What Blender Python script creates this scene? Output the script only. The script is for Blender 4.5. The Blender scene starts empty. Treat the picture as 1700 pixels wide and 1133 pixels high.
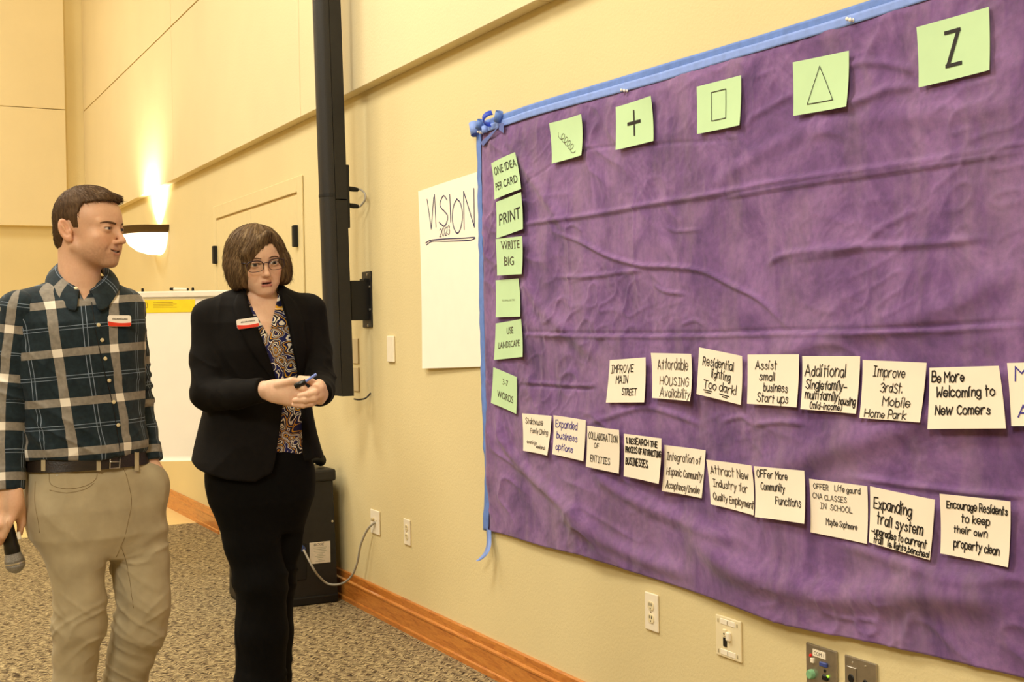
import bpy, bmesh, math, random
import numpy as np
from mathutils import Vector, Matrix
random.seed(7); rng = np.random.default_rng(7)
S = bpy.context.scene; COL = S.collection

# ------------------------------------------------------------------ camera, world, lights, exposure
FPX, YAW, PITCH, ROLL, CAMX, CAMH = 2100.13, 0.482384, -0.0101637, -0.0175321, -2.220793, 1.369511
def cam_axes():
    f = np.array([math.sin(YAW)*math.cos(PITCH), math.cos(YAW)*math.cos(PITCH), math.sin(PITCH)])
    r = np.array([math.cos(YAW), -math.sin(YAW), 0.0]); u = np.cross(r, f)
    c, s = math.cos(ROLL), math.sin(ROLL)
    return c*r+s*u, -s*r+c*u, f
CR, CU, CF = cam_axes()
CP = np.array([CAMX, 0.0, CAMH])
cd = bpy.data.cameras.new('camera'); cam = bpy.data.objects.new('camera', cd); COL.objects.link(cam)
cam.matrix_world = Matrix(((CR[0], CU[0], -CF[0], CP[0]), (CR[1], CU[1], -CF[1], CP[1]), (CR[2], CU[2], -CF[2], CP[2]), (0, 0, 0, 1)))
cd.sensor_width = 36.0; cd.lens = FPX/1700*36; cd.clip_start = 0.05; cd.clip_end = 100
S.camera = cam
W = bpy.data.worlds.new('world'); S.world = W; W.use_nodes = True
W.node_tree.nodes['Background'].inputs[0].default_value = (1.0, 0.92, 0.75, 1); W.node_tree.nodes['Background'].inputs[1].default_value = 0.25
def area(loc, target, size, power, col=(1.0, 0.945, 0.80)):
    l = bpy.data.lights.new('ceiling_downlight', 'AREA'); l.shape = 'DISK'; l.size = size; l.energy = power; l.color = col
    o = bpy.data.objects.new('ceiling_downlight', l); COL.objects.link(o); o.location = loc
    o.rotation_euler = (Vector(target)-Vector(loc)).to_track_quat('-Z', 'Y').to_euler(); return o
area((-3.0, 7.2, 5.35), (-1.4, 5.4, 0), 1.7, 205)
area((-2.6, 3.9, 5.35), (-1.0, 3.7, 0.6), 1.4, 240)
area((-3.4, 11.2, 5.35), (-2.0, 11.0, 0), 1.2, 170)
area((-4.6, -1.2, 4.6), (-1.2, 4.2, 1.2), 1.4, 340)
area((-6.5, 6.0, 5.35), (-5.0, 6.0, 0), 2.0, 200)
S.view_settings.view_transform = 'Standard'; S.view_settings.look = 'None'
S.view_settings.gamma = 1.0; S.view_settings.use_curve_mapping = False; S.view_settings.exposure = -0.67
S.cycles.max_bounces = 10; S.cycles.diffuse_bounces = 6; S.cycles.use_denoising = True; S.cycles.sample_clamp_indirect = 4.0

# ------------------------------------------------------------------ point helpers (photo pixel on a known world plane)
def ray(px, py): return CF + ((px-850)/FPX)*CR - ((py-566.5)/FPX)*CU
def on_wall(px, py, off=0.0):
    d = ray(px, py); t = (-off-CP[0])/d[0]; return CP+t*d
def on_floor(px, py):
    d = ray(px, py); return CP + (-CP[2]/d[2])*d
def on_y(px, py, Y):
    d = ray(px, py); return CP + (Y/d[1])*d
FW = np.array([math.sin(YAW), math.cos(YAW), 0.0]); RT = np.array([math.cos(YAW), -math.sin(YAW), 0.0])
def at_depth(px, py, Z):
    d = ray(px, py); return CP + (Z/(d@FW))*d

# ------------------------------------------------------------------ materials
def lin(c):
    if isinstance(c, str): c = [int(c[i:i+2], 16)/255 for i in (0, 2, 4)]
    return tuple(((x/12.92) if x <= 0.04045 else ((x+0.055)/1.055)**2.4) for x in c)+(1.0,)
class NT:
    def __init__(s, name):
        s.m = bpy.data.materials.new(name); s.m.use_nodes = True; s.t = s.m.node_tree; s.n = s.t.nodes; s.b = s.n['Principled BSDF']
    def new(s, typ, **kw):
        nd = s.n.new(typ)
        for k, v in kw.items():
            if hasattr(nd, k): setattr(nd, k, v)
            else: nd.inputs[k].default_value = v
        return nd
    def link(s, a, b): s.t.links.new(a, b)
    def coord(s, kind='Object', scale=(1, 1, 1), rot=(0, 0, 0)):
        c = s.new('ShaderNodeTexCoord'); m = s.new('ShaderNodeMapping'); s.link(c.outputs[kind], m.inputs[0])
        m.inputs['Scale'].default_value = scale; m.inputs['Rotation'].default_value = rot; return m.outputs[0]
    def noise(s, vec, scale, detail=3, rough=0.5, dist=0.0):
        nd = s.new('ShaderNodeTexNoise'); s.link(vec, nd.inputs['Vector']); nd.inputs['Scale'].default_value = scale
        nd.inputs['Detail'].default_value = detail; nd.inputs['Roughness'].default_value = rough; nd.inputs['Distortion'].default_value = dist
        return nd.outputs['Fac']
    def ramp(s, fac, stops, interp='LINEAR'):
        r = s.new('ShaderNodeValToRGB'); s.link(fac, r.inputs[0]); e = r.color_ramp; e.interpolation = interp
        while len(e.elements) < len(stops): e.elements.new(0.5)
        for el, (p, c) in zip(e.elements, stops): el.position = p; el.color = lin(c) if isinstance(c, str) else c
        return r.outputs[0]
    def mix(s, fac, a, b, mode='MIX'):
        m = s.new('ShaderNodeMix'); m.data_type = 'RGBA'; m.blend_type = mode
        for i, v in ((0, fac), (6, a), (7, b)):
            if isinstance(v, (int, float)): m.inputs[i].default_value = v
            elif isinstance(v, tuple): m.inputs[i].default_value = v
            elif isinstance(v, str): m.inputs[i].default_value = lin(v)
            else: s.link(v, m.inputs[i])
        return m.outputs[2]
    def math(s, op, a, b=0.0, c=None):
        m = s.new('ShaderNodeMath'); m.operation = op
        for i, v in enumerate((a, b, c)):
            if v is None: continue
            if isinstance(v, (int, float)): m.inputs[i].default_value = v
            else: s.link(v, m.inputs[i])
        return m.outputs[0]
    def bump(s, h, strength=0.3, dist=0.01):
        b = s.new('ShaderNodeBump'); s.link(h, b.inputs['Height']); b.inputs['Strength'].default_value = strength; b.inputs['Distance'].default_value = dist
        s.link(b.outputs[0], s.b.inputs['Normal']); return b
    def base(s, c):
        if isinstance(c, str): s.b.inputs['Base Color'].default_value = lin(c)
        elif isinstance(c, tuple): s.b.inputs['Base Color'].default_value = c
        else: s.link(c, s.b.inputs['Base Color'])
    def set(s, rough=0.6, metal=0.0, spec=0.4, sheen=0.0):
        s.b.inputs['Roughness'].default_value = rough; s.b.inputs['Metallic'].default_value = metal
        s.b.inputs['Specular IOR Level'].default_value = spec
        if sheen: s.b.inputs['Sheen Weight'].default_value = sheen
        return s.m
def simple(name, col, rough=0.6, metal=0.0, spec=0.4, vary=0.08, vs=30, bump=0.0, bs=200, sheen=0.0):
    t = NT(name); v = t.coord()
    c = lin(col) if isinstance(col, str) else col
    d = tuple(x*(1-vary) for x in c[:3])+(1,); l = tuple(min(1, x*(1+vary)) for x in c[:3])+(1,)
    t.base(t.ramp(t.noise(v, vs, 4), [(0.3, d), (0.7, l)]))
    if bump: t.bump(t.noise(v, bs, 3), bump, 0.004)
    return t.set(rough, metal, spec, sheen)
M = {}
def wall_mat(name, col):
    t = NT(name); v = t.coord()
    n = t.noise(v, 1.3, 3); c = lin(col)
    t.base(t.ramp(n, [(0.25, tuple(x*0.95 for x in c[:3])+(1,)), (0.75, tuple(min(1, x*1.03) for x in c[:3])+(1,))]))
    n1 = t.noise(v, 95, 4, 0.62); t.bump(n1, 0.22, 0.006); return t.set(0.75, 0, 0.25)
M['wall'] = wall_mat('wall_paint', 'E0D0A0'); M['wall_up'] = wall_mat('upper_wall_panel_cloth', 'E6D7AE'); M['door'] = simple('door_paint', 'E0D0A0', 0.5, vary=0.02)
M['ceiling'] = simple('ceiling_tile', 'EFE6D2', 0.9)
M['gap'] = simple('panel_gap', 'A8884E', 0.9)
M['dark'] = simple('black_plastic', '1B1917', 0.5, vary=0.2, bump=0.15, bs=400)
M['black'] = simple('black_matte', '0C0B0B', 0.55, vary=0.2)
M['grille'] = simple('speaker_grille', '211E1A', 0.55, vary=0.25, vs=250, bump=0.3, bs=500)
M['steel'] = simple('brushed_steel', 'B9B2A6', 0.32, metal=0.9, vs=60)
M['screw'] = simple('screw_metal', 'D8D4CA', 0.25, metal=0.9)
M['white_pl'] = simple('white_plastic', 'F4EAD4', 0.4, vary=0.02)
M['ivory'] = simple('ivory_plastic', 'EBDDB6', 0.42, vary=0.02)
M['beige_pl'] = simple('beige_plastic', 'CDBB92', 0.45, vary=0.03)
M['bronze'] = simple('sconce_bronze', '5C4A32', 0.45, metal=0.5)
M['cable_g'] = simple('grey_cable', 'A7A196', 0.45); M['cable_d'] = simple('dark_cable', '2A2724', 0.5); M['label'] = simple('label_paper', 'D2C6B4', 0.6)
M['vinyl'] = simple('light_vinyl_floor', 'E8CF94', 0.45, vary=0.04, vs=6)
M['paper'] = simple('white_paper', 'FBF3E4', 0.75, vary=0.012, vs=12)
M['card_w'] = simple('cream_card', 'FBEFDC', 0.75, vary=0.015, vs=14)
M['card_g'] = simple('green_card', 'C3E3B2', 0.75, vary=0.02, vs=14)
M['ink'] = simple('black_ink', '1C1715', 0.6); M['ink_t'] = simple('thin_black_ink', '4A4036', 0.6); M['ink_p'] = simple('purple_ink', '3D3092', 0.6); M['ink_b'] = simple('navy_ink', '25215A', 0.6)
M['ink_g'] = simple('grey_print', '6E7A5E', 0.6)
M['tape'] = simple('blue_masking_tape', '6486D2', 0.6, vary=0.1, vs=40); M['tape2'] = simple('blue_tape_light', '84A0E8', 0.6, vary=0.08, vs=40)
M['yellow'] = simple('yellow_band', 'F5D81C', 0.6, vary=0.05); M['red'] = simple('red_print', 'E03A22', 0.45); M['led_r'] = simple('red_lens', 'E8261C', 0.3)
def oak():
    t = NT('oak_wood'); v = t.coord(scale=(9, 1.1, 9))
    n = t.noise(v, 6, 6, 0.6, 1.2); n2 = t.noise(t.coord(scale=(60, 5, 60)), 7, 4, 0.6)
    c = t.ramp(n, [(0.3, 'A4571C'), (0.48, 'C77A30'), (0.6, 'D58B3C'), (0.75, 'B4661F')])
    t.base(t.mix(0.25, c, t.ramp(n2, [(0.35, '8A4514'), (0.65, 'DB9A4E')]))); t.b.inputs['Coat Weight'].default_value = 0.3
    return t.set(0.35, 0, 0.4)
M['oak'] = oak()
def carpet():
    t = NT('patterned_carpet'); c = t.new('ShaderNodeTexCoord'); sp = t.new('ShaderNodeSeparateXYZ'); t.link(c.outputs['Object'], sp.inputs[0])
    big = t.noise(t.coord(), 2.2, 3); x, y = sp.outputs[0], sp.outputs[1]
    xx = t.math('ADD', x, t.math('MULTIPLY', big, 0.06))
    tri = t.math('PINGPONG', xx, 0.024); sh = t.math('ADD', y, t.math('MULTIPLY', tri, 0.85))
    wob = t.noise(t.coord(scale=(9, 9, 9)), 3, 3)
    sh = t.math('ADD', sh, t.math('MULTIPLY', wob, 0.03))
    cm = t.new('ShaderNodeCombineXYZ'); t.link(t.math('MULTIPLY', x, 30), cm.inputs[0]); t.link(t.math('MULTIPLY', sh, 105), cm.inputs[1])
    n = t.noise(cm.outputs[0], 1.0, 3, 0.6)
    col = t.ramp(n, [(0.30, '1E1813'), (0.40, '473B30'), (0.46, '766854'), (0.52, 'A59474'), (0.58, 'D8CAA6'), (0.65, '91826A'), (0.76, '4C3B3A')])
    n3 = t.noise(t.coord(scale=(40, 110, 1)), 1.0, 2); col = t.mix(t.ramp(n3, [(0.56, (0, 0, 0, 1)), (0.68, (0.75, 0.75, 0.75, 1))]), col, '574046')
    f = t.noise(t.coord(), 420, 2); col = t.mix(0.4, col, t.ramp(f, [(0.3, '1A1612'), (0.7, 'E8DDB8')]), 'OVERLAY')
    t.base(col); t.bump(t.noise(t.coord(), 300, 3), 0.6, 0.006); return t.set(0.95, 0, 0.1)
M['carpet'] = carpet()
def purple():
    t = NT('purple_cloth'); v = t.coord()
    n = t.noise(v, 4.5, 5, 0.62, 0.6); n2 = t.noise(t.coord(scale=(1, 1, 0.25)), 9, 4, 0.6); n3 = t.noise(v, 55, 3, 0.6)
    c = t.ramp(n, [(0.32, '614578'), (0.47, '7B5A90'), (0.6, '9472A6'), (0.74, '7B5E8A')])
    c = t.mix(t.ramp(n2, [(0.48, (0, 0, 0, 1)), (0.72, (0.55, 0.55, 0.55, 1))]), c, '9C849C')
    c = t.mix(0.28, c, t.ramp(n3, [(0.3, '3F2A46'), (0.7, 'AA8BA8')]), 'OVERLAY')
    t.base(c); t.bump(t.noise(v, 320, 2), 0.15, 0.002); return t.set(0.85, 0, 0.2, 0.15)
M['purple'] = purple()
def emis(name, col, st):
    t = NT(name); t.b.inputs['Emission Color'].default_value = col; t.b.inputs['Emission Strength'].default_value = st; t.base(col); return t.set(0.4)
M['bowl'] = emis('lit_glass_bowl', (1.0, 0.88, 0.62, 1), 3.2); M['led_g'] = emis('green_led', (0.35, 0.9, 0.05, 1), 2.0)

# ------------------------------------------------------------------ mesh helpers
def to_mesh(name, verts, faces, mat, smooth=False):
    me = bpy.data.meshes.new(name); me.from_pydata([tuple(v) for v in verts], [], faces)
    if mat is not None: me.materials.append(mat)
    if smooth: me.polygons.foreach_set('use_smooth', [True]*len(me.polygons))
    me.update(); return me
def link(name, me, parent=None, loc=None):
    o = bpy.data.objects.new(name, me); COL.objects.link(o)
    if parent is not None: o.parent = parent
    if loc is not None: o.location = loc
    return o
def tag(o, label=None, cat=None, group=None, kind=None):
    for k, v in (('label', label), ('category', cat), ('group', group), ('kind', kind)):
        if v: o[k] = v
    return o
def empty(name, loc, label, cat, group=None, rz=0.0):
    o = bpy.data.objects.new(name, None); COL.objects.link(o); o.location = tuple(loc); o.rotation_euler = (0, 0, rz); o.empty_display_size = 0.1
    return tag(o, label, cat, group)
class MB:
    def __init__(s): s.v = []; s.f = []; s.smooth_from = None
    def add(s, vs, fs):
        b = len(s.v); s.v += [tuple(v) for v in vs]; s.f += [tuple(i+b for i in f) for f in fs]; return s
    def box(s, lo, hi, bev=0.0, seg=2):
        bm = bmesh.new(); bmesh.ops.create_cube(bm, size=1.0)
        lo = np.array(lo, float); hi = np.array(hi, float); lo, hi = np.minimum(lo, hi), np.maximum(lo, hi)
        for v in bm.verts: v.co = Vector(lo+(np.array(v.co)+0.5)*(hi-lo))
        if bev: bmesh.ops.bevel(bm, geom=bm.edges[:], offset=bev, segments=seg, affect='EDGES', profile=0.5)
        bm.verts.ensure_lookup_table(); s.add([v.co[:] for v in bm.verts], [[v.index for v in f.verts] for f in bm.faces]); bm.free(); return s
    def tube(s, pts, r, n=8, caps=True, flat=1.0):
        pts = np.array(pts, float); k = len(pts); rr = np.full(k, r) if np.isscalar(r) else np.array(r, float)
        tg = np.gradient(pts, axis=0); tg /= np.linalg.norm(tg, axis=1)[:, None]+1e-12
        a = np.array([0, 0, 1.0]) if abs(tg[0][2]) < 0.9 else np.array([1.0, 0, 0]); vs = []
        nrm = np.cross(tg[0], a); nrm /= np.linalg.norm(nrm)
        for i in range(k):
            nrm = nrm-tg[i]*(nrm@tg[i]); nrm /= np.linalg.norm(nrm)+1e-12; bi = np.cross(tg[i], nrm)
            for j in range(n):
                t = 2*math.pi*j/n; vs.append(pts[i]+rr[i]*(math.cos(t)*nrm+math.sin(t)*bi*flat))
        fs = [(i*n+j, i*n+(j+1) % n, (i+1)*n+(j+1) % n, (i+1)*n+j) for i in range(k-1) for j in range(n)]
        if caps: fs += [tuple(range(n-1, -1, -1)), tuple((k-1)*n+j for j in range(n))]
        return s.add(vs, fs)
    def lathe(s, prof, c, axis='z', n=24, a0=0.0, a1=2*math.pi):
        full = abs(a1-a0-2*math.pi) < 1e-6; m = n if full else n+1; vs = []
        for r, h in prof:
            for j in range(m):
                t = a0+(a1-a0)*j/n; p = (r*math.cos(t), r*math.sin(t), h)
                if axis == 'x': p = (h, p[0], p[1])
                elif axis == 'y': p = (p[0], h, p[1])
                vs.append((p[0]+c[0], p[1]+c[1], p[2]+c[2]))
        fs = [(i*m+j, i*m+(j+1) % m, (i+1)*m+(j+1) % m, (i+1)*m+j) for i in range(len(prof)-1) for j in range(n if full else n)]
        return s.add(vs, fs)
    def prism(s, poly, z0, z1, tf=lambda a, b, c: (a, b, c)):
        n = len(poly); vs = [tf(x, y, z0) for x, y in poly]+[tf(x, y, z1) for x, y in poly]
        return s.add(vs, [tuple(range(n-1, -1, -1)), tuple(range(n, 2*n))]+[(i, (i+1) % n, n+(i+1) % n, n+i) for i in range(n)])
    def build(s, name, mat, parent=None, smooth=False, loc=None):
        me = to_mesh(name, s.v, s.f, mat, smooth)
        bm = bmesh.new(); bm.from_mesh(me); bmesh.ops.recalc_face_normals(bm, faces=bm.faces); bm.to_mesh(me); bm.free()
        if smooth == 'auto': me.set_sharp_from_angle(angle=0.7)
        return link(name, me, parent, loc)
_PT = np.random.default_rng(11).permutation(4096).astype(np.int32); _PV = np.random.default_rng(12).uniform(-1, 1, 4096).astype(np.float32)
def vn(x, y, z=0.0, seed=0):                                     # smooth value noise, -1..1
    x, y, z = (np.asarray(q, np.float32) for q in np.broadcast_arrays(x, y, z)); fl = [np.floor(q) for q in (x, y, z)]
    fx, fy, fz = ((q-g) for q, g in zip((x, y, z), fl)); fx, fy, fz = (q*q*(3-2*q) for q in (fx, fy, fz)); xi, yi, zi = (g.astype(np.int32) for g in fl)
    A = [_PT[(xi+d+seed*131) & 4095] for d in (0, 1)]; r = 0
    for dx in (0, 1):
        for dy in (0, 1):
            B = _PT[(A[dx]+yi+dy) & 4095]; w = (fx if dx else 1-fx)*(fy if dy else 1-fy)
            r = r+w*(_PV[_PT[(B+zi) & 4095]]*(1-fz)+_PV[_PT[(B+zi+1) & 4095]]*fz)
    return r.astype(float)
def catmull(P, k=5):
    P = np.array(P, float)
    if len(P) < 3: return P
    Q = np.vstack([2*P[0]-P[1], P, 2*P[-1]-P[-2]]); out = []
    for i in range(1, len(Q)-2):
        for t in np.linspace(0, 1, k, endpoint=False):
            a, b, c, d = Q[i-1], Q[i], Q[i+1], Q[i+2]
            out.append(0.5*((2*b)+(c-a)*t+(2*a-5*b+4*c-d)*t*t+(3*b-a-3*c+d)*t**3))
    out.append(P[-1]); return np.array(out)
# ------------------------------------------------------------------ room shell
def struct(o, label=None): return tag(o, label, None, None, 'structure')
YB, YF, XL, ZC = 13.45, -4.0, -9.0, 5.5       # back wall, wall behind the camera, left wall, ceiling
LEDGE, UP = 2.52, 0.06
struct(MB().box((XL, YF, -0.1), (0, 9.17, 0)).build('floor', M['carpet']), 'brown and tan zigzag patterned carpet')
struct(MB().box((XL, 9.17, -0.1), (0, YB, 0.001)).build('floor', M['vinyl']), 'pale smooth floor beyond the carpet')
struct(MB().box((XL, YF, ZC), (0, YB, ZC+0.1)).build('ceiling', M['ceiling']))
struct(MB().box((XL-0.1, YF, 0), (XL, YB, ZC)).build('wall_left', M['wall']))
struct(MB().box((XL, YF-0.1, 0), (0, YF, ZC)).build('wall_front', M['wall']))
wr = struct(MB().box((0, YF, 0), (0.15, YB, ZC)).build('wall_right', M['wall']), 'long tan textured wall with projecting upper panels')
# upper wall: proud panels with reveals between them
ys0 = [YF, 1.3, 3.9, 6.52, 9.5, YB]; ys1 = [YF, 1.5, 4.2, 6.9, 9.5, YB]
def panels(ys, z0, z1):
    for a, b in zip(ys[:-1], ys[1:]):
        MB().box((-UP, a+0.005, z0), (-0.001, b-0.005, z1), 0.0025, 1).build('panel', M['wall_up'], wr)
panels(ys0, LEDGE, 3.651); panels(ys1, 3.661, ZC-0.005)
MB().box((-UP+0.008, YF, LEDGE+0.01), (0, YB, ZC-0.01)).build('panel_backing', M['gap'], wr)
wb = struct(MB().box((XL, YB, 0), (0, YB+0.15, ZC)).build('wall_back', M['wall']))
for a, b in ((XL+0.01, -5.2), (-5.194, -2.7), (-2.694, -0.25)):
    for z0, z1 in ((2.473, 3.643), (3.649, ZC-0.005)):
        MB().box((a, YB-0.09, z0), (b, YB-0.001, z1), 0.004, 1).build('panel', M['wall_up'], wb)
# oak baseboards: stepped profile
def baseboard(name, y0, y1, lab):
    prof = [(0, 0), (-0.022, 0), (-0.022, 0.02), (-0.017, 0.026), (-0.017, 0.095), (-0.021, 0.099), (-0.021, 0.106), (-0.012, 0.112), (-0.011, 0.142), (-0.007, 0.147), (0, 0.147)]
    o = MB().prism(prof, y0, y1, lambda a, b, c: (a-0.0005, c, b)).build(name, M['oak']); return struct(o, lab)
baseboard('baseboard_right', YF, 6.68, 'orange oak baseboard under the purple cloth')
baseboard('baseboard_right', 8.56, YB-0.03, 'orange oak baseboard beyond the closet door')
prof = [(0, 0), (-0.022, 0), (-0.017, 0.026), (-0.017, 0.095), (-0.021, 0.106), (-0.011, 0.142), (0, 0.147)]
struct(MB().prism(prof, XL, -0.02, lambda a, b, c: (c, YB+a-0.0005, b)).build('baseboard_back', M['oak']))
# double closet door in the right wall
dr = struct(empty('door_1', (0, 7.6, 0), 'tan double closet door with black hinges', None))
Y0, Y1, DT = 6.70, 8.55, 2.13
fm = MB()
for a, b, z0, z1 in ((Y0-0.03, Y0+0.05, 0, DT+0.1), (Y1-0.05, Y1+0.02, 0, DT+0.1), (Y0+0.05, Y1-0.05, DT+0.012, DT+0.1)): fm.box((-0.014, a-7.6, z0), (-0.001, b-7.6, z1), 0.004, 1)
fm.build('door_frame', M['door'], dr)
MB().box((-0.006, Y0+0.05-7.6, 0.01), (-0.001, Y1-0.05-7.6, DT+0.012)).build('door_gap', M['gap'], dr)
mid = float(on_wall(419, 345)[1])
for a, b in ((Y0+0.055, mid-0.003), (mid+0.003, Y1-0.055)):
    MB().box((-0.011, a-7.6, 0.012), (-0.002, b-7.6, DT), 0.002, 1).build('door_leaf', M['door'], dr)
for yy in (Y0+0.055, Y1-0.055):
    for zz in (1.90, 1.06, 0.24):
        MB().box((-0.04, yy-0.018-7.6, zz-0.06), (-0.011, yy+0.02-7.6, zz+0.06), 0.004, 1).build('door_hinge', M['black'], dr)

# ------------------------------------------------------------------ wall sconce
sy, sz = 10.28, 2.19
sc = empty('wall_sconce', (0, sy, sz), 'half bowl wall sconce glowing white under a bronze rim', 'lamp')
a0, a1 = math.pi/2, 3*math.pi/2
MB().lathe([(0.29, -0.005), (0.315, 0.01), (0.335, 0.05), (0.325, 0.055), (0.295, 0.045), (0.285, 0.0), (0.29, -0.005)], (0, 0, -0.02), 'z', 24, a0, a1).build('rim', M['bronze'], sc, smooth='auto')
MB().lathe([(0.288, 0.0), (0.275, -0.04), (0.24, -0.09), (0.18, -0.135), (0.10, -0.16), (0.0, -0.168)], (0, 0, -0.02), 'z', 24, a0, a1).build('glass_bowl', M['bowl'], sc, True)
MB().box((-0.015, -0.09, -0.16), (-0.001, 0.09, 0.03), 0.003, 1).build('back_plate', M['bronze'], sc)
l = bpy.data.lights.new('sconce_bulb', 'SPOT'); l.energy = 420; l.color = (1, 0.87, 0.6); l.shadow_soft_size = 0.05; l.spot_size = 2.3; l.spot_blend = 1.0
lo = bpy.data.objects.new('sconce_bulb', l); COL.objects.link(lo); lo.parent = sc; lo.location = (-0.12, 0, 0.03); lo.rotation_euler = (math.pi, 0, 0)

# ------------------------------------------------------------------ column loudspeaker on a wall bracket
cy = 5.73
cs = empty('column_speaker', (-0.150, cy, 1.06), 'tall black column loudspeaker on a wall bracket', 'speaker')
LEAN = 0.016
def tall(mb_poly, z0, z1, name, mat, par, bevel=0):
    o = MB().prism(mb_poly, z0, z1, lambda a, b, c: (a-LEAN*c, b, c)).build(name, mat, par, smooth='auto'); return o
def cross(w0, w1, back, front, n=8):
    pts = [(back, w0), (back, w1)]
    for i in range(n+1):
        t = math.pi/2-math.pi*i/n; pts.append((front+0.035-0.035*math.cos(t) if False else front-0.03*math.cos(t)+0.03, (w0+w1)/2-(w0-w1)/2*math.sin(t)*1.0))
    return pts
cab = [(0.050, -0.05), (0.050, 0.05), (-0.008, 0.05), (-0.008, -0.05)]
fro = [(-0.01, -0.049), (-0.01, 0.049), (-0.035, 0.049), (-0.052, 0.042), (-0.064, 0.025), (-0.068, 0.0), (-0.064, -0.025), (-0.052, -0.042), (-0.035, -0.049)]
tall(cab, 0.0, 0.93, 'cabinet', M['dark'], cs); tall(cab, 0.936, 2.9, 'cabinet', M['dark'], cs)
tall(fro, 0.004, 0.95, 'grille', M['grille'], cs); tall(fro, 0.956, 2.9, 'grille', M['grille'], cs)
tall([(a*1.03, b*1.04) for a, b in fro], 0.947, 0.96, 'joint_band', M['black'], cs)
MB().box((0.048-LEAN, -0.045, 0.80), (0.066-LEAN, 0.045, 1.10), 0.003, 1).build('connector_plate', M['black'], cs)
for zz in (0.99, 0.91):
    MB().tube([(0.06, -0.01, zz), (0.085, -0.01, zz-0.002), (0.105, -0.01, zz-0.004)], [0.012, 0.012, 0.009], 10).build('cable_plug', M['black'], cs, smooth='auto')
MB().tube(catmull([(0.10, -0.01, 0.987), (0.112, -0.02, 0.988), (0.122, -0.055, 0.965), (0.122, -0.058, 0.935), (0.112, -0.02, 0.908), (0.10, -0.01, 0.906)], 6), 0.005, 8).build('link_cable', M['cable_g'], cs, True)
MB().lathe([(0, -0.004), (0.006, 0), (0.006, 0.004), (0, 0.008)], (-0.06, -0.03, 0.42), 'x', 8).build('side_screw', M['screw'], cs)
br = empty('column_bracket', (0, cy, 1.52), 'black metal wall bracket behind the column loudspeaker', 'bracket')
MB().box((-0.008, -0.06, -0.135), (-0.001, 0.058, 0.135), 0.002, 1).build('wall_plate', M['dark'], br)
MB().box((-0.098, -0.030, -0.10), (-0.006, -0.022, 0.09), 0.002, 1).box((-0.098, 0.022, -0.10), (-0.006, 0.030, 0.09), 0.002, 1).box((-0.03, -0.032, 0.088), (-0.006, 0.032, 0.1), 0.002, 1).build('arm', M['black'], br)
for yy, zz in ((-0.02, 0.12), (-0.045, 0.06), (-0.045, -0.05), (-0.02, -0.125)):
    MB().lathe([(0.0, -0.006), (0.006, -0.004), (0.006, 0)], (-0.008, yy, zz), 'x', 8).build('bolt', M['screw'], br)
kb = MB().tube(catmull([on_wall(588, 663, 0.06), on_wall(596, 664, 0.05), on_wall(606, 662, 0.03), on_wall(612, 657, 0.012), on_wall(615, 653, 0.001)], 5), 0.004, 8).build('speaker_cable', M['cable_d'], None, True)
tag(kb, 'short black cable from column loudspeaker bottom into the wall', 'cable')

# ------------------------------------------------------------------ bass cabinet, its cable, switch and outlet plates
sb = empty('bass_speaker', (-0.28, 6.28, 0), 'black bass loudspeaker cabinet on carpet behind the woman', 'speaker')
MB().prism([(-0.225, 0.02), (0.222, 0.02), (0.207, 0.62), (-0.21, 0.62)], -0.2, 0.2, lambda a, b, c: (a, c, b)).build('cabinet', M['dark'], sb)
MB().box((-0.225, -0.215, 0.615), (0.222, 0.21, 0.675), 0.012, 2).build('top_cap', M['dark'], sb)
MB().box((-0.22, -0.207, 0.0), (0.225, 0.2, 0.045), 0.008, 2).build('base_skirt', M['black'], sb)
lb = MB().box((0.078, -0.2035, 0.205), (0.186, -0.2005, 0.312)).build('spec_label', M['label'], sb)
MB().box((-0.02, -0.207, 0.13), (0.06, -0.2005, 0.31), 0.004, 1).build('connector_panel', M['black'], sb)
MB().tube([(0.035, -0.20, 0.292), (0.035, -0.235, 0.288)], [0.016, 0.013], 10).build('jack', simple('blue_plug', '3A4A78', 0.4), sb)
MB().lathe([(0, -0.006), (0.006, -0.004), (0.006, 0.0)], (0.2, -0.2005, 0.41), 'y', 8).build('screw', M['screw'], sb)
gb = MB().tube(catmull([(-0.4, 6.2, 0.712), (-0.3, 6.14, 0.730), (-0.22, 6.18, 0.715), (-0.13, 6.16, 0.725), (-0.09, 6.2, 0.704)], 5), [0.02+0.012*math.sin(i*1.3)**2 for i in range(21)], 10).build('cable_bag', M['black'], None, True)
tag(gb, 'crumpled black cloth bag lying on the bass cabinet', 'bag')
def wp(px, py, off): return on_wall(px, py, off)
cb = MB().tube(catmull([(-0.245, 6.045, 0.288), wp(520, 944, 0.21), wp(530, 958, 0.17), wp(545, 970, 0.12), wp(566, 970, 0.08), wp(583, 958, 0.06), wp(593, 935, 0.05), wp(599, 905, 0.045), wp(610, 880, 0.03), wp(622, 868, 0.012)], 8), 0.0055, 8).build('power_cable', M['cable_g'], None, True)
tag(cb, 'grey cable looping from bass cabinet up to wall plate', 'cable')
def plate(name, yc, zc, w, h, mat, label, group=None, cat='outlet'):
    e = empty(name, (0, yc, zc), label, cat, group); MB().box((-0.007, -w/2, -h/2), (-0.0005, w/2, h/2), 0.003, 2).build('cover_plate', mat, e); return e
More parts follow.
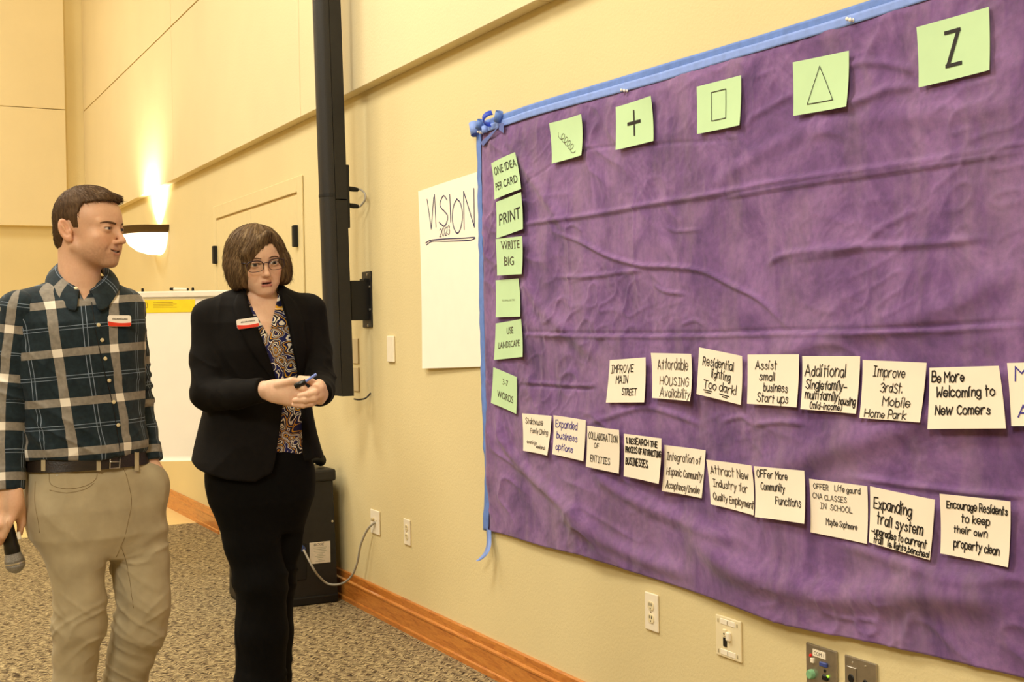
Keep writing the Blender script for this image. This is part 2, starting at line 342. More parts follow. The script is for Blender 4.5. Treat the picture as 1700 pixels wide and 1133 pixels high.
def duplex(e):
    for zz in (0.02, -0.02):
        r = MB().prism([(0.0165*math.cos(t)*1.0, max(-0.0135, min(0.0135, 0.0165*math.sin(t)))) for t in np.linspace(0, 2*math.pi, 20, endpoint=False)], -0.0095, -0.006, lambda a, b, c: (c, a, b+zz)).build('socket', M['ivory'], e)
        MB().box((-0.0102, 0.004, zz+0.0), (-0.0094, 0.0065, zz+0.009)).box((-0.0102, -0.0065, zz+0.0), (-0.0094, -0.004, zz+0.009)).lathe([(0, -0.0102), (0.0026, -0.0102), (0.0026, -0.0094)], (0, 0, zz-0.0075), 'x', 8).build('slots', M['black'], r)
    MB().lathe([(0, -0.0085), (0.003, -0.008), (0.003, -0.006)], (0, 0, 0), 'x', 8).build('screw', M['screw'], e)
e = plate('outlet_plate', 5.68, 0.45, 0.115, 0.115, M['white_pl'], 'white double wall plate with grey cable plugged in')
MB().lathe([(0, -0.022), (0.008, -0.02), (0.009, -0.006)], (0, 0.012, 0.012), 'x', 10).build('jack', M['beige_pl'], e)
MB().lathe([(0, -0.009), (0.004, -0.0085), (0.004, -0.006)], (0, -0.02, 0.01), 'x', 10).build('jack', M['beige_pl'], e)
e = plate('outlet_plate', 5.288, 0.455, 0.075, 0.117, M['white_pl'], 'white duplex outlet just right of the cabled plate'); duplex(e)
e = plate('outlet_plate', 3.318, 0.469, 0.073, 0.119, M['white_pl'], 'white duplex outlet under the middle of purple cloth'); duplex(e)
e = plate('data_plate', 2.925, 0.469, 0.118, 0.118, M['ivory'], 'ivory data wall plate with small black jack'); e['category'] = 'wall plate'
MB().box((-0.010, 0.005, -0.026), (-0.006, 0.02, -0.001)).build('jack', M['black'], e); MB().box((-0.012, 0.004, 0.004), (-0.006, 0.02, 0.024), 0.002, 1).build('jack', M['ivory'], e)
MB().box((-0.018, -0.017, -0.006), (-0.006, 0.0, 0.02), 0.003, 1).build('jack', M['white_pl'], e); MB().lathe([(0, -0.0128), (0.003, -0.0127), (0.003, -0.012)], (0, 0.012, 0.011), 'x', 8).build('jack_hole', M['black'], e)
for zz in (0.044, -0.044):
    MB().box((-0.0085, -0.035, zz-0.008), (-0.006, 0.035, zz+0.008), 0.001, 1).build('label_window', M['white_pl'], e)
    for yy in (0.044, 0.0, -0.044): MB().box((-0.0092, yy-0.0015, zz-0.005), (-0.0068, yy+0.0015, zz+0.005)).build('screw', M['screw'], e)
e = plate('switch_plate', 5.437, 1.283, 0.080, 0.122, M['white_pl'], 'plain white blank wall plate right of the column', None, 'wall plate')
e.children[0].scale = (1.5, 1, 1)
e = plate('control_plate', 5.905, 1.27, 0.08, 0.125, M['beige_pl'], 'upper beige wall plate half hidden behind the column', None, 'wall plate')
e = plate('control_plate', 5.905, 1.13, 0.08, 0.12, M['beige_pl'], 'lower beige wall plate half hidden behind the column', None, 'wall plate')
e = plate('thermostat', 6.42, 1.487, 0.11, 0.10, M['white_pl'], 'small white framed wall control left of the column', None, 'thermostat')
MB().box((-0.012, -0.04, -0.035), (-0.006, 0.04, 0.035), 0.002, 1).build('panel', M['beige_pl'], e)
# brushed steel plates at the right
e = plate('input_plate', 2.533, 0.44, 0.118, 0.178, M['steel'], 'steel input plate with small knob, sockets and lights', None, 'wall plate')
px = lambda cx, cy: on_wall(1040+cx*0.2706, 940+cy*0.2706)
def rel(cx, cy, e=e): p = px(cx, cy); return p[1]-e.location[1], p[2]-e.location[2]
def dot(name, cx, cy, r, mat, d=0.004, e=e):
    a, b = rel(cx, cy, e); return MB().lathe([(0, -0.007-d), (r*0.8, -0.007-d), (r, -0.007-d*0.6), (r, -0.006)], (0, a, b), 'x', 14).build(name, mat, e, smooth='auto')
dot('light', 1144, 546, 0.004, M['led_r']); dot('knob', 1152, 662, 0.013, simple('green_button', '7FB487', 0.4), 0.012); dot('socket', 1231, 643, 0.0045, M['black'], 0.002)
a, b = rel(1157, 578); MB().box((-0.012, a-0.006, b-0.006), (-0.006, a+0.006, b+0.006), 0.001, 1).build('button', M['white_pl'], e)
a, b = rel(1226, 604); MB().box((-0.013, a-0.014, b-0.006), (-0.006, a+0.014, b+0.006), 0.002, 1).build('video_socket', simple('blue_socket', '3A4A90', 0.4), e)
a, b = rel(1236, 685); MB().box((-0.013, a-0.01, b-0.007), (-0.006, a+0.01, b+0.007), 0.002, 1).build('socket', M['black'], e); dot('light', 1249, 677, 0.0035, M['led_g'])
la, lb2 = rel(1196, 540); plb = MB().box((-0.0085, la-0.024, lb2-0.009), (-0.0068, la+0.024, lb2+0.009)).build('label_strip', M['white_pl'], e); PLATE1 = e
e2 = plate('input_plate', 2.389, 0.44, 0.113, 0.178, M['steel'], 'steel microphone plate with one round black socket', None, 'wall plate')
a, b = rel(1398, 676, e2); MB().box((-0.011, a-0.016, b-0.024), (-0.0065, a+0.016, b+0.024), 0.001, 1).build('socket_flange', M['steel'], e2)
dot('socket', 1398, 688, 0.0115, M['black'], 0.006, e2)
for c in ((1400, 592), (1478, 615)): dot('screw', *c, 0.0028, M['screw'], 0.002, e2)
dot('socket', 1478, 712, 0.006, M['black'], 0.003, e2)

# ------------------------------------------------------------------ purple cloth on the wall, with folds
yL, yR = 4.47, 1.25
CREASES = [([(862, 374), (900, 369), (990, 357), (1090, 339), (1200, 322), (1300, 303), (1500, 275), (1720, 238)], 0.010, 0.0055),
           ([(1200, 331), (1300, 313), (1500, 284), (1720, 250)], 0.007, 0.004),
           ([(862, 550), (950, 553), (1100, 554), (1200, 553), (1300, 549), (1450, 547), (1600, 540), (1720, 533)], 0.007, -0.0035),
           ([(862, 555), (950, 558), (1100, 559), (1300, 555), (1450, 553), (1600, 547), (1720, 540)], 0.008, 0.0035),
           ([(925, 384), (975, 403), (1020, 426), (1075, 441), (1120, 443), (1175, 450), (1225, 474), (1270, 497), (1320, 545)], 0.008, 0.006),
           ([(925, 460), (990, 459), (1040, 452), (1075, 449)], 0.008, 0.004), ([(1092, 472), (1110, 483), (1150, 489)], 0.006, 0.0035),
           ([(1115, 376), (1130, 384), (1170, 382)], 0.006, 0.0035), ([(1280, 440), (1310, 424), (1400, 413), (1560, 404), (1650, 395)], 0.012, 0.005),
           ([(1300, 435), (1420, 415), (1480, 375), (1540, 345)], 0.012, 0.003), ([(1140, 540), (1165, 532), (1180, 541)], 0.006, 0.003), ([(950, 380), (960, 374), (975, 385)], 0.006, 0.003),
           ([(1420, 790), (1520, 806), (1620, 818), (1720, 824)], 0.008, 0.005), ([(870, 640), (950, 645), (1000, 646)], 0.006, -0.003), ([(870, 634), (950, 639), (1000, 640)], 0.006, 0.003),
           ([(980, 706), (1030, 690), (1080, 676), (1130, 690), (1170, 706)], 0.012, 0.004), ([(1205, 700), (1240, 692), (1260, 705)], 0.008, 0.003), ([(1260, 705), (1310, 700), (1350, 704)], 0.008, 0.004),
           ([(830, 690), (850, 740), (890, 790), (950, 840), (1020, 890)], 0.03, 0.010), ([(940, 850), (1000, 890), (1080, 930), (1160, 955)], 0.035, 0.010),
           ([(990, 780), (1060, 830), (1150, 870), (1250, 900)], 0.03, 0.008), ([(1150, 890), (1250, 950), (1400, 990), (1560, 985), (1720, 1000)], 0.05, 0.014),
           ([(1250, 790), (1350, 760), (1450, 730), (1560, 690), (1720, 640)], 0.05, 0.010), ([(1400, 900), (1500, 930), (1600, 960), (1720, 960)], 0.02, 0.005),
           ([(850, 380), (870, 430), (900, 500), (960, 560), (1010, 600)], 0.035, 0.006), ([(850, 225), (880, 280), (920, 340), (960, 400)], 0.03, 0.006),
           ([(1160, 330), (1300, 240), (1450, 200), (1600, 190), (1720, 170)], 0.03, 0.004), ([(1250, 600), (1400, 560), (1560, 520), (1720, 440)], 0.04, 0.006),
           ([(860, 320), (960, 255), (1100, 240), (1250, 232)], 0.006, -0.002), ([(1060, 300), (1062, 400), (1066, 520)], 0.005, 0.0022), ([(948, 290), (952, 420), (955, 520)], 0.005, 0.002),
           ([(1395, 120), (1440, 105), (1500, 110), (1530, 122)], 0.012, 0.004), ([(1410, 180), (1480, 150), (1530, 145)], 0.014, 0.004), ([(1250, 200), (1310, 165), (1322, 160)], 0.012, 0.003)]
CR_W = []
for pts, wd, am in CREASES:
    P = catmull([on_wall(a, b)[1:] for a, b in pts], 6); CR_W.append((P, wd, am))
def cloth_h(y, z):
    y = np.asarray(y, float); z = np.asarray(z, float); h = np.full(y.shape, 0.016)
    for P, wd, am in CR_W:
        best = np.full(y.shape, 9.0); tt = np.zeros(y.shape); n = len(P)-1
        for i in range(n):
            a, b = P[i], P[i+1]; d = b-a; L = d@d+1e-12
            t = np.clip(((y-a[0])*d[0]+(z-a[1])*d[1])/L, 0, 1)
            q = np.hypot(y-a[0]-t*d[0], z-a[1]-t*d[1]); m = q < best; best = np.where(m, q, best); tt = np.where(m, (i+t)/n, tt)
        fade = np.clip(np.minimum(tt, 1-tt)*6+0.15, 0, 1)
        h += 1.9*am*fade*np.exp(-(best/(0.8*wd))**2)
    low = np.clip((2.1-z)/1.5, 0, 1)
    wx, wz = y+0.05*vn(y*3, z*3, 0, 5), z+0.05*vn(y*3, z*3, 0, 6)
    h += (0.005+0.010*low)*vn(wx*2.2+wz*1.2, wz*5.0-wx*1.5, 0, 1)
    rid = 1-np.abs(vn(wx*7+wz*3, wz*13-wx*4, 0, 2)); msk = np.clip(vn(y*2.5, z*2.5, 0, 9)+0.35, 0, 1)
    h += 0.009*rid**3*msk
    rid = 1-np.abs(vn(wx*16, wz*24+wx*6, 0, 3)); h += 0.0055*rid**5*np.clip(vn(y*3.5, z*3.5, 0, 12)+0.2, 0, 1)
    rid = 1-np.abs(vn(wx*30-wz*12, wz*38+wx*14, 0, 15)); h += 0.0022*rid**5*np.clip(vn(y*5, z*5, 0, 16)+0.1, 0, 1)+0.0008*vn(y*30, z*30, 0, 4)
    h += 0.010*np.clip((0.70-z)/0.14, 0, 1)**2
    edge = np.clip((yL-y)/0.05, 0, 1)*np.clip((2.14-z)/0.05, 0, 1); return 0.004+(h-0.004)*(0.15+0.85*edge)
hem_p = np.array([[4.47, 0.572], [4.1, 0.582], [3.62, 0.587], [3.43, 0.586], [2.96, 0.572], [2.69, 0.567], [2.25, 0.585], [1.9, 0.606], [1.25, 0.62]])[::-1]
NY, NZ = 560, 290
yy = np.linspace(yL, yR, NY); tz = np.linspace(0, 1, NZ)
hem = np.interp(yy, hem_p[:, 0], hem_p[:, 1])+0.003*np.sin(yy*9); topz = np.interp(yy, [1.25, 2.2, 3.0, 4.47], [2.125, 2.135, 2.135, 2.148])
Yg, Tg = np.meshgrid(yy, tz, indexing='ij'); Zg = hem[:, None]+(topz-hem)[:, None]*Tg; Hg = cloth_h(Yg, Zg)
V = np.stack([-Hg, Yg, Zg], -1).reshape(-1, 3); idx = np.arange(NY*NZ).reshape(NY, NZ)
F = np.stack([idx[:-1, :-1], idx[:-1, 1:], idx[1:, 1:], idx[1:, :-1]], -1).reshape(-1, 4)
pc = link('purple_cloth', to_mesh('purple_cloth', V.tolist(), F.tolist(), M['purple'], True))
sm = pc.modifiers.new('thick', 'SOLIDIFY'); sm.thickness = 0.002; sm.offset = 1.0
tag(pc, 'large wrinkled purple cloth taped across the right wall', 'cloth')

# ------------------------------------------------------------------ blue tape and push pins
def strip(lo, hi, off, n=60, wob=0.0, seed=0, off_f=None):
    vs = []; L, H = catmull(lo, 8), catmull(hi, 8); k = min(len(L), len(H)); ii = np.linspace(0, len(L)-1, n); jj = np.linspace(0, len(H)-1, n)
    Ls = np.stack([np.interp(ii, range(len(L)), L[:, c]) for c in range(2)], -1); Hs = np.stack([np.interp(jj, range(len(H)), H[:, c]) for c in range(2)], -1)
    m = MB(); rows = 5
    for s_ in range(2):
        for i in range(n):
            for r in range(rows):
                q = Ls[i]*(1-r/(rows-1))+Hs[i]*r/(rows-1); o = off+wob*vn(np.array([q[0]*12.]), np.array([q[1]*30.]), 0, seed)[0]+(off_f(q, r/(rows-1)) if off_f else 0)
                vs.append((-(o+0.0006*s_), q[0], q[1]))
    fs = []
    for s_ in range(2):
        b = s_*n*rows
        fs += [(b+i*rows+r, b+i*rows+r+1, b+(i+1)*rows+r+1, b+(i+1)*rows+r) for i in range(n-1) for r in range(rows-1)]
    rim = [(i*rows, 0) for i in range(n)]
    def q4(a, b): fs.append((a, b, b+n*rows, a+n*rows))
    for i in range(n-1): q4(i*rows, (i+1)*rows); q4(i*rows+rows-1, (i+1)*rows+rows-1)
    for r in range(rows-1): q4(r, r+1); q4((n-1)*rows+r, (n-1)*rows+r+1)
    return m.add(vs, fs)
W2 = lambda pts: [tuple(on_wall(a, b)[1:]) for a, b in pts]
tp = empty('tape_strip', on_wall(830, 205), 'blue masking tape along the top edge of purple cloth', 'tape')
def tparent(o, e): o.location = tuple(-Vector(e.location)); o.parent = e; return o
top_hi = [(800, 204), (845, 188), (900, 169), (1000, 139), (1100, 109), (1200, 79), (1300, 49), (1420, 11), (1560, -34), (1720, -86)]
top_lo = [(803, 223), (848, 208), (900, 191), (1000, 164), (1100, 137), (1200, 106), (1300, 77), (1420, 42), (1560, -3), (1720, -55)]
md = [((a[0]+b[0])/2, (a[1]*0.45+b[1]*0.55)) for a, b in zip(top_hi, top_lo)]
md2 = [((a[0]+b[0])/2, (a[1]*0.55+b[1]*0.45)) for a, b in zip(top_hi, top_lo)]
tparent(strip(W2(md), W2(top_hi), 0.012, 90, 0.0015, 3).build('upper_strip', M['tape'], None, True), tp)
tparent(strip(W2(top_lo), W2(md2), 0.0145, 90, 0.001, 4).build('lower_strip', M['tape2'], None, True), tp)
def curl(cp, ax_px, r, a0, a1, w, name, n=22, mat=None):      # a curled tape tail standing off the wall
    c = np.array(cp); ax = np.array(ax_px, float); ax /= np.linalg.norm(ax); nx = np.array([-1.0, 0, 0]); t = np.cross(ax, nx); vs = []
    for k in (0, 1):
        for i in range(n):
            a = a0+(a1-a0)*i/(n-1); rr = r*(1+0.25*i/n)+0.0007*k
            p = c+rr*(math.cos(a)*t+math.sin(a)*nx)
            vs += [p-ax*w/2, p+ax*w/2]
    f = []
    for k in (0, 1): f += [(k*2*n+2*i, k*2*n+2*i+1, k*2*n+2*i+3, k*2*n+2*i+2) for i in range(n-1)]
    f += [(2*i, 2*i+2, 2*n+2*i+2, 2*n+2*i) for i in range(n-1)]+[(2*i+1, 2*i+3, 2*n+2*i+3, 2*n+2*i+1) for i in range(n-1)]
    return tparent(MB().add(vs, f).build(name, mat or M['tape'], None, True), tp)
deep = simple('blue_tape_back', '2546C4', 0.5)
curl(on_wall(788, 214, 0.022), (0, 0.35, 1), 0.017, -0.6, 5.2, 0.052, 'curled_tail', mat=M['tape2'])
curl(on_wall(797, 207, 0.03), (0, -0.6, 1), 0.013, -0.5, 4.6, 0.036, 'curled_tail')
curl(on_wall(815, 196, 0.026), (0, 0.75, 1), 0.028, 0.2, 3.6, 0.024, 'curled_tail', mat=deep)
curl(on_wall(828, 194, 0.022), (0, -0.55, 1), 0.014, -0.6, 4.4, 0.040, 'curled_tail')
curl(on_wall(806, 216, 0.018), (0, 0.2, 1), 0.012, 0.0, 3.0, 0.03, 'curled_tail', mat=M['tape2'])
for q in (((836, 212), (842, 206), (812, 243), (806, 238)), ((838, 206), (846, 205), (846, 222), (838, 216))):
    Q = W2(q); tparent(MB().prism(Q, 0.0125, 0.0132, lambda a, b, c: (-c-0.012, a, b)).build('tape_scrap', simple('tape_scrap_blue', '5C6CB0', 0.6), None), tp)
ts = empty('tape_strip', on_wall(803, 560), 'blue masking tape down the left edge of purple cloth', 'tape')
vl_l = [(796, 220), (798, 300), (800, 400), (801, 500), (803, 600), (805, 665), (807, 700), (807, 735), (810, 765), (810, 800), (808, 850), (807, 880)]
vl_r = [(804, 222), (805, 300), (807, 400), (809, 500), (811, 600), (813, 660), (815, 700), (816, 735), (816.5, 765), (817, 800), (817, 850), (816, 882)]
tparent(strip(W2(vl_r), W2(vl_l), 0.014, 70, 0.0025, 8).build('wall_strip', M['tape'], None, True), ts)
tl = MB(); P = [(811.5, 880, .015), (812, 895, .018), (811, 908, .028), (806, 920, .045), (797, 929, .06), (791, 932, .068)]; vs = []
Pc = catmull(P, 5)
for k in (0, 1):
    for i, (a, b, c) in enumerate(Pc):
        p = on_wall(a, b, c); wv = 0.020*(1-0.75*(i/len(Pc))**3); vs += [(p[0]-0.0007*k, p[1]+wv, p[2]), (p[0]-0.0007*k, p[1]-wv, p[2])]
n = len(Pc); f = []
for k in (0, 1): f += [(k*2*n+2*i, k*2*n+2*i+1, k*2*n+2*i+3, k*2*n+2*i+2) for i in range(n-1)]
f += [(2*i, 2*i+2, 2*n+2*i+2, 2*n+2*i) for i in range(n-1)]+[(2*i+1, 2*i+3, 2*n+2*i+3, 2*n+2*i+1) for i in range(n-1)]
tparent(tl.add(vs, f).build('hanging_tail', M['tape2'], None, True), ts)
M['pin'] = simple('clear_pin_head', 'F7F2E6', 0.15, spec=0.8)
for i, (a, b, lab) in enumerate([(797, 219.5, 'left pin of the white pair at the corner curls'), (800.5, 221, 'right pin of the white pair at the corner curls'),
        (1035.5, 150, 'left pin of the pair above the plus card'), (1040.5, 151, 'right pin of the pair above the plus card'), (1411, 32, 'left pin of the pair above the triangle card'), (1416, 33.5, 'right pin of the pair above the triangle card')]):
    p = on_wall(a, b, 0.0165)
    o = MB().lathe([(0.0, -0.012), (0.0045, -0.011), (0.005, -0.008), (0.003, -0.006), (0.003, -0.002), (0.005, 0.0)], (0, 0, 0), 'x', 12).build('push_pin', M['pin'], None, True, tuple(p))
    tag(o, lab, 'pin', 'white push pins in the blue tape')
# ------------------------------------------------------------------ lettering: a single-stroke hand and the built-in print face
GL = {'A':'023862 1454','B':'0208 ~0838474505 ~0555533202','C':'~57381705133253','D':'0208 ~083857533202','E':'58080252 0545','F':'580802 0545','G':'~57381705133253 535535',
 'H':'0802 6862 0565','I':'1858 3832 1252','J':'~5853422203','K':'0802 580552','L':'080252','M':'0208356862','N':'02085258','O':'~381705133253655738','P':'0208 ~0838474505',
 'Q':'~381705133253655738 4361','R':'0208 ~0838474505 2552','S':'~573817163554533203','T':'0868 3832','U':'~080412325458','V':'083268','W':'0812355268','X':'0852 0258','Y':'0835 6835 3532','Z':'08580252',
 'a':'~452605032244 4642','b':'0802 ~052645432203','c':'~452605032243','d':'4842 ~452605032244','e':'~04444526050322 ~032243','f':'~483722 0646','g':'~452605032244 ~4642412001','h':'0802 ~04264542',
 'i':'0602 0718','j':'~26211000 2728','k':'0802 460442','l':'0802','m':'0602 ~04163532 ~34466562','n':'0602 ~04264542','o':'~26050322434526','p':'0600 ~052645432203','q':'~452605032244 4640',
 'r':'0602 ~042646','s':'~45261534432203','t':'1812 0636','u':'~06032244 4642','v':'062246','w':'0612354266','x':'0642 0246','y':'0622 4600','z':'06460242',
 '1':'173832','2':'~0738575502 0252','3':'~07385735 ~3555533203','7':'085822','0':'~381705133253655738','.':'0203','-':'0444','!':'0804 0203','/':'0058',':':'0203 0506','(':'~28070322',')':'~08272302',',':'1201',"'":'0807'}
def glyph(ch):
    out = []; mx = 0
    for st in GL[ch].split():
        cv = st[0] == '~'; st = st.lstrip('~'); P = np.array([(int(st[i]), int(st[i+1])-2) for i in range(0, len(st), 2)], float)
        mx = max(mx, P[:, 0].max()); out += [catmull(P, 4)] if cv else [P[i:i+2] for i in range(len(P)-1)]
    return out, mx
def hand_text(txt, w, h, jit=0.35, slant=0.08, seed=0):          # strokes scaled to width w and cap height h
    r = np.random.default_rng(seed+len(txt)*7); x = 0; st = []
    for ch in txt:
        if ch == ' ': x += 3.2; continue
        g, mx = glyph(ch); dy = r.normal(0, jit*0.55); sc = 1+r.normal(0, 0.06)
        for P in g:
            Q = P*sc+r.normal(0, jit*0.28, P.shape)*np.array([1, 0.8]); st.append(np.stack([Q[:, 0]+x+slant*Q[:, 1], Q[:, 1]+dy], -1))
        x += mx*sc+1.7
    x -= 1.7; return [np.stack([s[:, 0]*w/x, s[:, 1]*h/6], -1) for s in st]
def ribbon(P, wd):                                               # flat stroke outline in 2D
    P = np.array(P, float)
    if len(P) == 2: P = np.array([P[0], P[0]*0.5+P[1]*0.5, P[1]])
    t = np.gradient(P, axis=0); t /= np.linalg.norm(t, axis=1)[:, None]+1e-9; n = np.stack([-t[:, 1], t[:, 0]], -1)
    P = P.copy(); P[0] -= t[0]*wd*0.4; P[-1] += t[-1]*wd*0.4
    v = np.concatenate([P+n*wd/2, P-n*wd/2]); k = len(P); return v, [(i, i+1, k+i+1, k+i) for i in range(k-1)]
def print_text(txt, w, h):                                       # built-in font as triangles scaled into w x h (cap height)
    c = bpy.data.curves.new('print', 'FONT'); c.body = txt; c.resolution_u = 3; o = bpy.data.objects.new('print', c); COL.objects.link(o)
    dg = bpy.context.evaluated_depsgraph_get(); me = bpy.data.meshes.new_from_object(o.evaluated_get(dg))
    V = np.array([v.co[:2] for v in me.vertices]); F = [tuple(p.vertices) for p in me.polygons]
    bpy.data.objects.remove(o); bpy.data.curves.remove(c); bpy.data.meshes.remove(me)
    lo, hi = V.min(0), V.max(0); cap = 0.729 if any(ch.isalnum() for ch in txt) else hi[1]-lo[1]
    V = V-np.array([lo[0], 0]); V = V*np.array([w/(hi[0]-lo[0]), h/cap]); return V, F
class Sheet:
    """a sheet of paper between four corners, lightly curled off the wall"""
    def __init__(s, corners, name, mat, label, cat, group, lift, curl=(0.0, 0.0, 0.0, 0.0), bow=0.0, n=13, thick=0.0007, parent=None):
        s.c = [np.array(c, float) for c in corners]; s.w = (np.linalg.norm(s.c[1]-s.c[0])+np.linalg.norm(s.c[2]-s.c[3]))/2; s.h = (np.linalg.norm(s.c[3]-s.c[0])+np.linalg.norm(s.c[2]-s.c[1]))/2
        s.curl, s.bow, s.lift = curl, bow, lift
        nn = np.cross(s.c[1]-s.c[0], s.c[3]-s.c[0]); s.nrm = -nn/np.linalg.norm(nn)
        if s.nrm@(CP-s.c[0]) < 0: s.nrm = -s.nrm
        u, v = np.meshgrid(np.linspace(0, 1, n), np.linspace(0, 1, n), indexing='ij')
        A = s.pt(u.ravel(), v.ravel(), 0.0); B = s.pt(u.ravel(), v.ravel(), -thick); N = n*n; ix = np.arange(N).reshape(n, n)
        q = np.stack([ix[:-1, :-1], ix[1:, :-1], ix[1:, 1:], ix[:-1, 1:]], -1).reshape(-1, 4); F = q.tolist()+(q[:, ::-1]+N).tolist()
        e = list(ix[:, 0])+list(ix[-1, 1:])+list(ix[::-1, -1][1:])+list(ix[0, ::-1][1:])
        F += [(e[i], e[i+1], e[i+1]+N, e[i]+N) for i in range(len(e)-1)]
        s.o = link(name, to_mesh(name, np.concatenate([A, B]).tolist(), F, mat), parent)
        bm = bmesh.new(); bm.from_mesh(s.o.data); bmesh.ops.recalc_face_normals(bm, faces=bm.faces); bm.to_mesh(s.o.data); bm.free()
        s.o.data.polygons.foreach_set('use_smooth', [True]*len(s.o.data.polygons)); s.o.data.set_sharp_from_angle(angle=0.6)
        if label: tag(s.o, label, cat, group)
    def pt(s, u, v, e):
        u, v = np.asarray(u)[:, None], np.asarray(v)[:, None]; c = s.c
        P = c[0]*(1-u)*(1-v)+c[1]*u*(1-v)+c[2]*u*v+c[3]*(1-u)*v
        k = s.curl; d = s.lift+e+k[0]*((1-u)*(1-v))**2+k[1]*(u*(1-v))**2+k[2]*(u*v)**2+k[3]*((1-u)*v)**2+s.bow*4*u*(1-u)
        return P+d*s.nrm
    def ink(s, name, shapes, mat, e=0.0012):
        vs = []; fs = []; b = 0
        for V, F in shapes:
            V = np.array(V); vs.append(s.pt(V[:, 0]/s.w, V[:, 1]/s.h, e)); fs += [tuple(i+b for i in f) for f in F]; b += len(V)
        o = link(name, to_mesh(name, np.concatenate(vs).tolist(), fs, mat), s.o); o['kind'] = 'stuff'; return o
    def write(s, lines, mat, wd=0.0026, jit=0.35, slant=0.1, seed=0, name='handwriting'):
        sh = []
        for i, (txt, u0, vb, u1, cap) in enumerate(lines):
            for P in hand_text(txt, (u1-u0)*s.w, cap*s.h, jit, slant, seed+i*13):
                sh.append(ribbon(np.stack([u0*s.w+P[:, 0], vb*s.h-P[:, 1]], -1), wd*min(1.0, cap/0.15)**0.6))
        return s.ink(name, sh, mat)
    def lines_(s, polys, mat, wd, name='drawing'):
        return s.ink(name, [ribbon(np.array([(a*s.w, b*s.h) for a, b in P]), wd) for P in polys], mat)
    def prints(s, lines, mat, name='printed_words'):
        sh = []
        for txt, u0, vb, u1, cap in lines:
            V, F = print_text(txt, (u1-u0)*s.w, cap*s.h); sh.append((np.stack([u0*s.w+V[:, 0], vb*s.h-V[:, 1]], -1), F))
        return s.ink(name, sh, mat)
def card(q, mat, label, group, name='paper_card', curl=None, bow=0.0, extra=0.003):
    P = [on_wall(a, b, 0.016) for a, b in q]
    y = np.linspace(min(p[1] for p in P), max(p[1] for p in P), 12); z = np.linspace(min(p[2] for p in P), max(p[2] for p in P), 12)
    H = cloth_h(*np.meshgrid(y, z)).max(); P = [on_wall(a, b, H) for a, b in q]
    r = np.random.default_rng(int(q[0][0]*7+q[0][1])); cu = curl or tuple(abs(r.normal(0, 0.004, 4))+np.array([0, 0, 0.004, 0.003]))
    return Sheet(P, name, mat, label, 'card', group, extra, cu, bow)
G1, G2, G3, G4 = 'green symbol cards along the top', 'green rule cards down the left', 'cream idea cards in the upper row', 'cream idea cards in the lower row'
# symbol cards
c = card(((917.2, 205.2), (970.2, 189.8), (970.7, 258.1), (919, 271.9)), M['card_g'], 'green card with a drawn spiral coil', G1)
t = np.linspace(0, 4.55*2*math.pi, 130); c.lines_([[(0.30+0.42*a/t[-1]+0.075*math.cos(a+2.4), 0.34+0.47*a/t[-1]-0.085*math.sin(a+2.4)) for a in t]], M['ink_t'], 0.0019)
c = card(((1023.6, 178.2), (1085.8, 159.6), (1088, 234.3), (1026, 249.4)), M['card_g'], 'green card with a bold black plus sign', G1)
c.lines_([[(0.5, 0.21), (0.5, 0.755)]], M['ink'], 0.0075); c.lines_([[(0.335, 0.475), (0.655, 0.475)]], M['ink'], 0.0105)
c = card(((1158.1, 144.3), (1232.2, 125.2), (1233, 208.3), (1160.2, 222.9)), M['card_g'], 'green card with a thin outlined square', G1)
c.lines_([[(0.34, 0.2), (0.67, 0.2)], [(0.67, 0.2), (0.67, 0.79)], [(0.67, 0.79), (0.34, 0.79)], [(0.34, 0.79), (0.34, 0.2)]], M['ink'], 0.0024)
c = card(((1318.8, 103.8), (1411.7, 84.5), (1411.7, 177.4), (1320, 192.7)), M['card_g'], 'green card with a thin outlined triangle', G1)
c.lines_([[(0.49, 0.17), (0.735, 0.83)], [(0.735, 0.83), (0.26, 0.83)], [(0.26, 0.83), (0.49, 0.17)]], M['ink'], 0.0022)
c = card(((1524.6, 45.7), (1643.7, 11.6), (1648.1, 116.9), (1529.5, 145.8)), M['card_g'], 'green card with a bold black letter Z', G1)
c.lines_([[(0.405, 0.225), (0.6, 0.225)], [(0.405, 0.765), (0.605, 0.765)]], M['ink'], 0.0085); c.lines_([[(0.585, 0.23), (0.425, 0.76)]], M['ink'], 0.0105)
# rule cards
c = card(((819, 271.7), (859.3, 253.1), (867.8, 314.1), (825.4, 331.8)), M['card_g'], 'green card printed ONE IDEA PER CARD', G2, bow=0.008); c.prints([('ONE IDEA', 0.10, 0.37, 0.97, 0.23), ('PER CARD', 0.09, 0.79, 0.93, 0.22)], M['ink'])
c = card(((825.4, 335.7), (867.8, 319.2), (870.8, 380.4), (827, 396)), M['card_g'], 'green card printed PRINT', G2); c.prints([('PRINT', 0.11, 0.68, 0.92, 0.33)], M['ink'])
c = card(((824.2, 397.2), (869.7, 392.1), (870, 455.4), (828, 457.8)), M['card_g'], 'green card printed WRITE BIG', G2); c.prints([('WRITE', 0.2, 0.30, 0.9, 0.22), ('BIG', 0.30, 0.74, 0.67, 0.24)], M['ink_t'])
def serifs(c, pts): c.lines_([[(a-0.022, b), (a+0.022, b)] for a, b in pts], M['ink_t'], 0.0016, 'serif')
serifs(c, [(0.21, 0.08), (0.30, 0.08), (0.39, 0.08), (0.45, 0.30), (0.52, 0.30), (0.60, 0.08), (0.60, 0.30), (0.72, 0.30), (0.31, 0.74), (0.31, 0.5), (0.475, 0.74), (0.475, 0.5)])
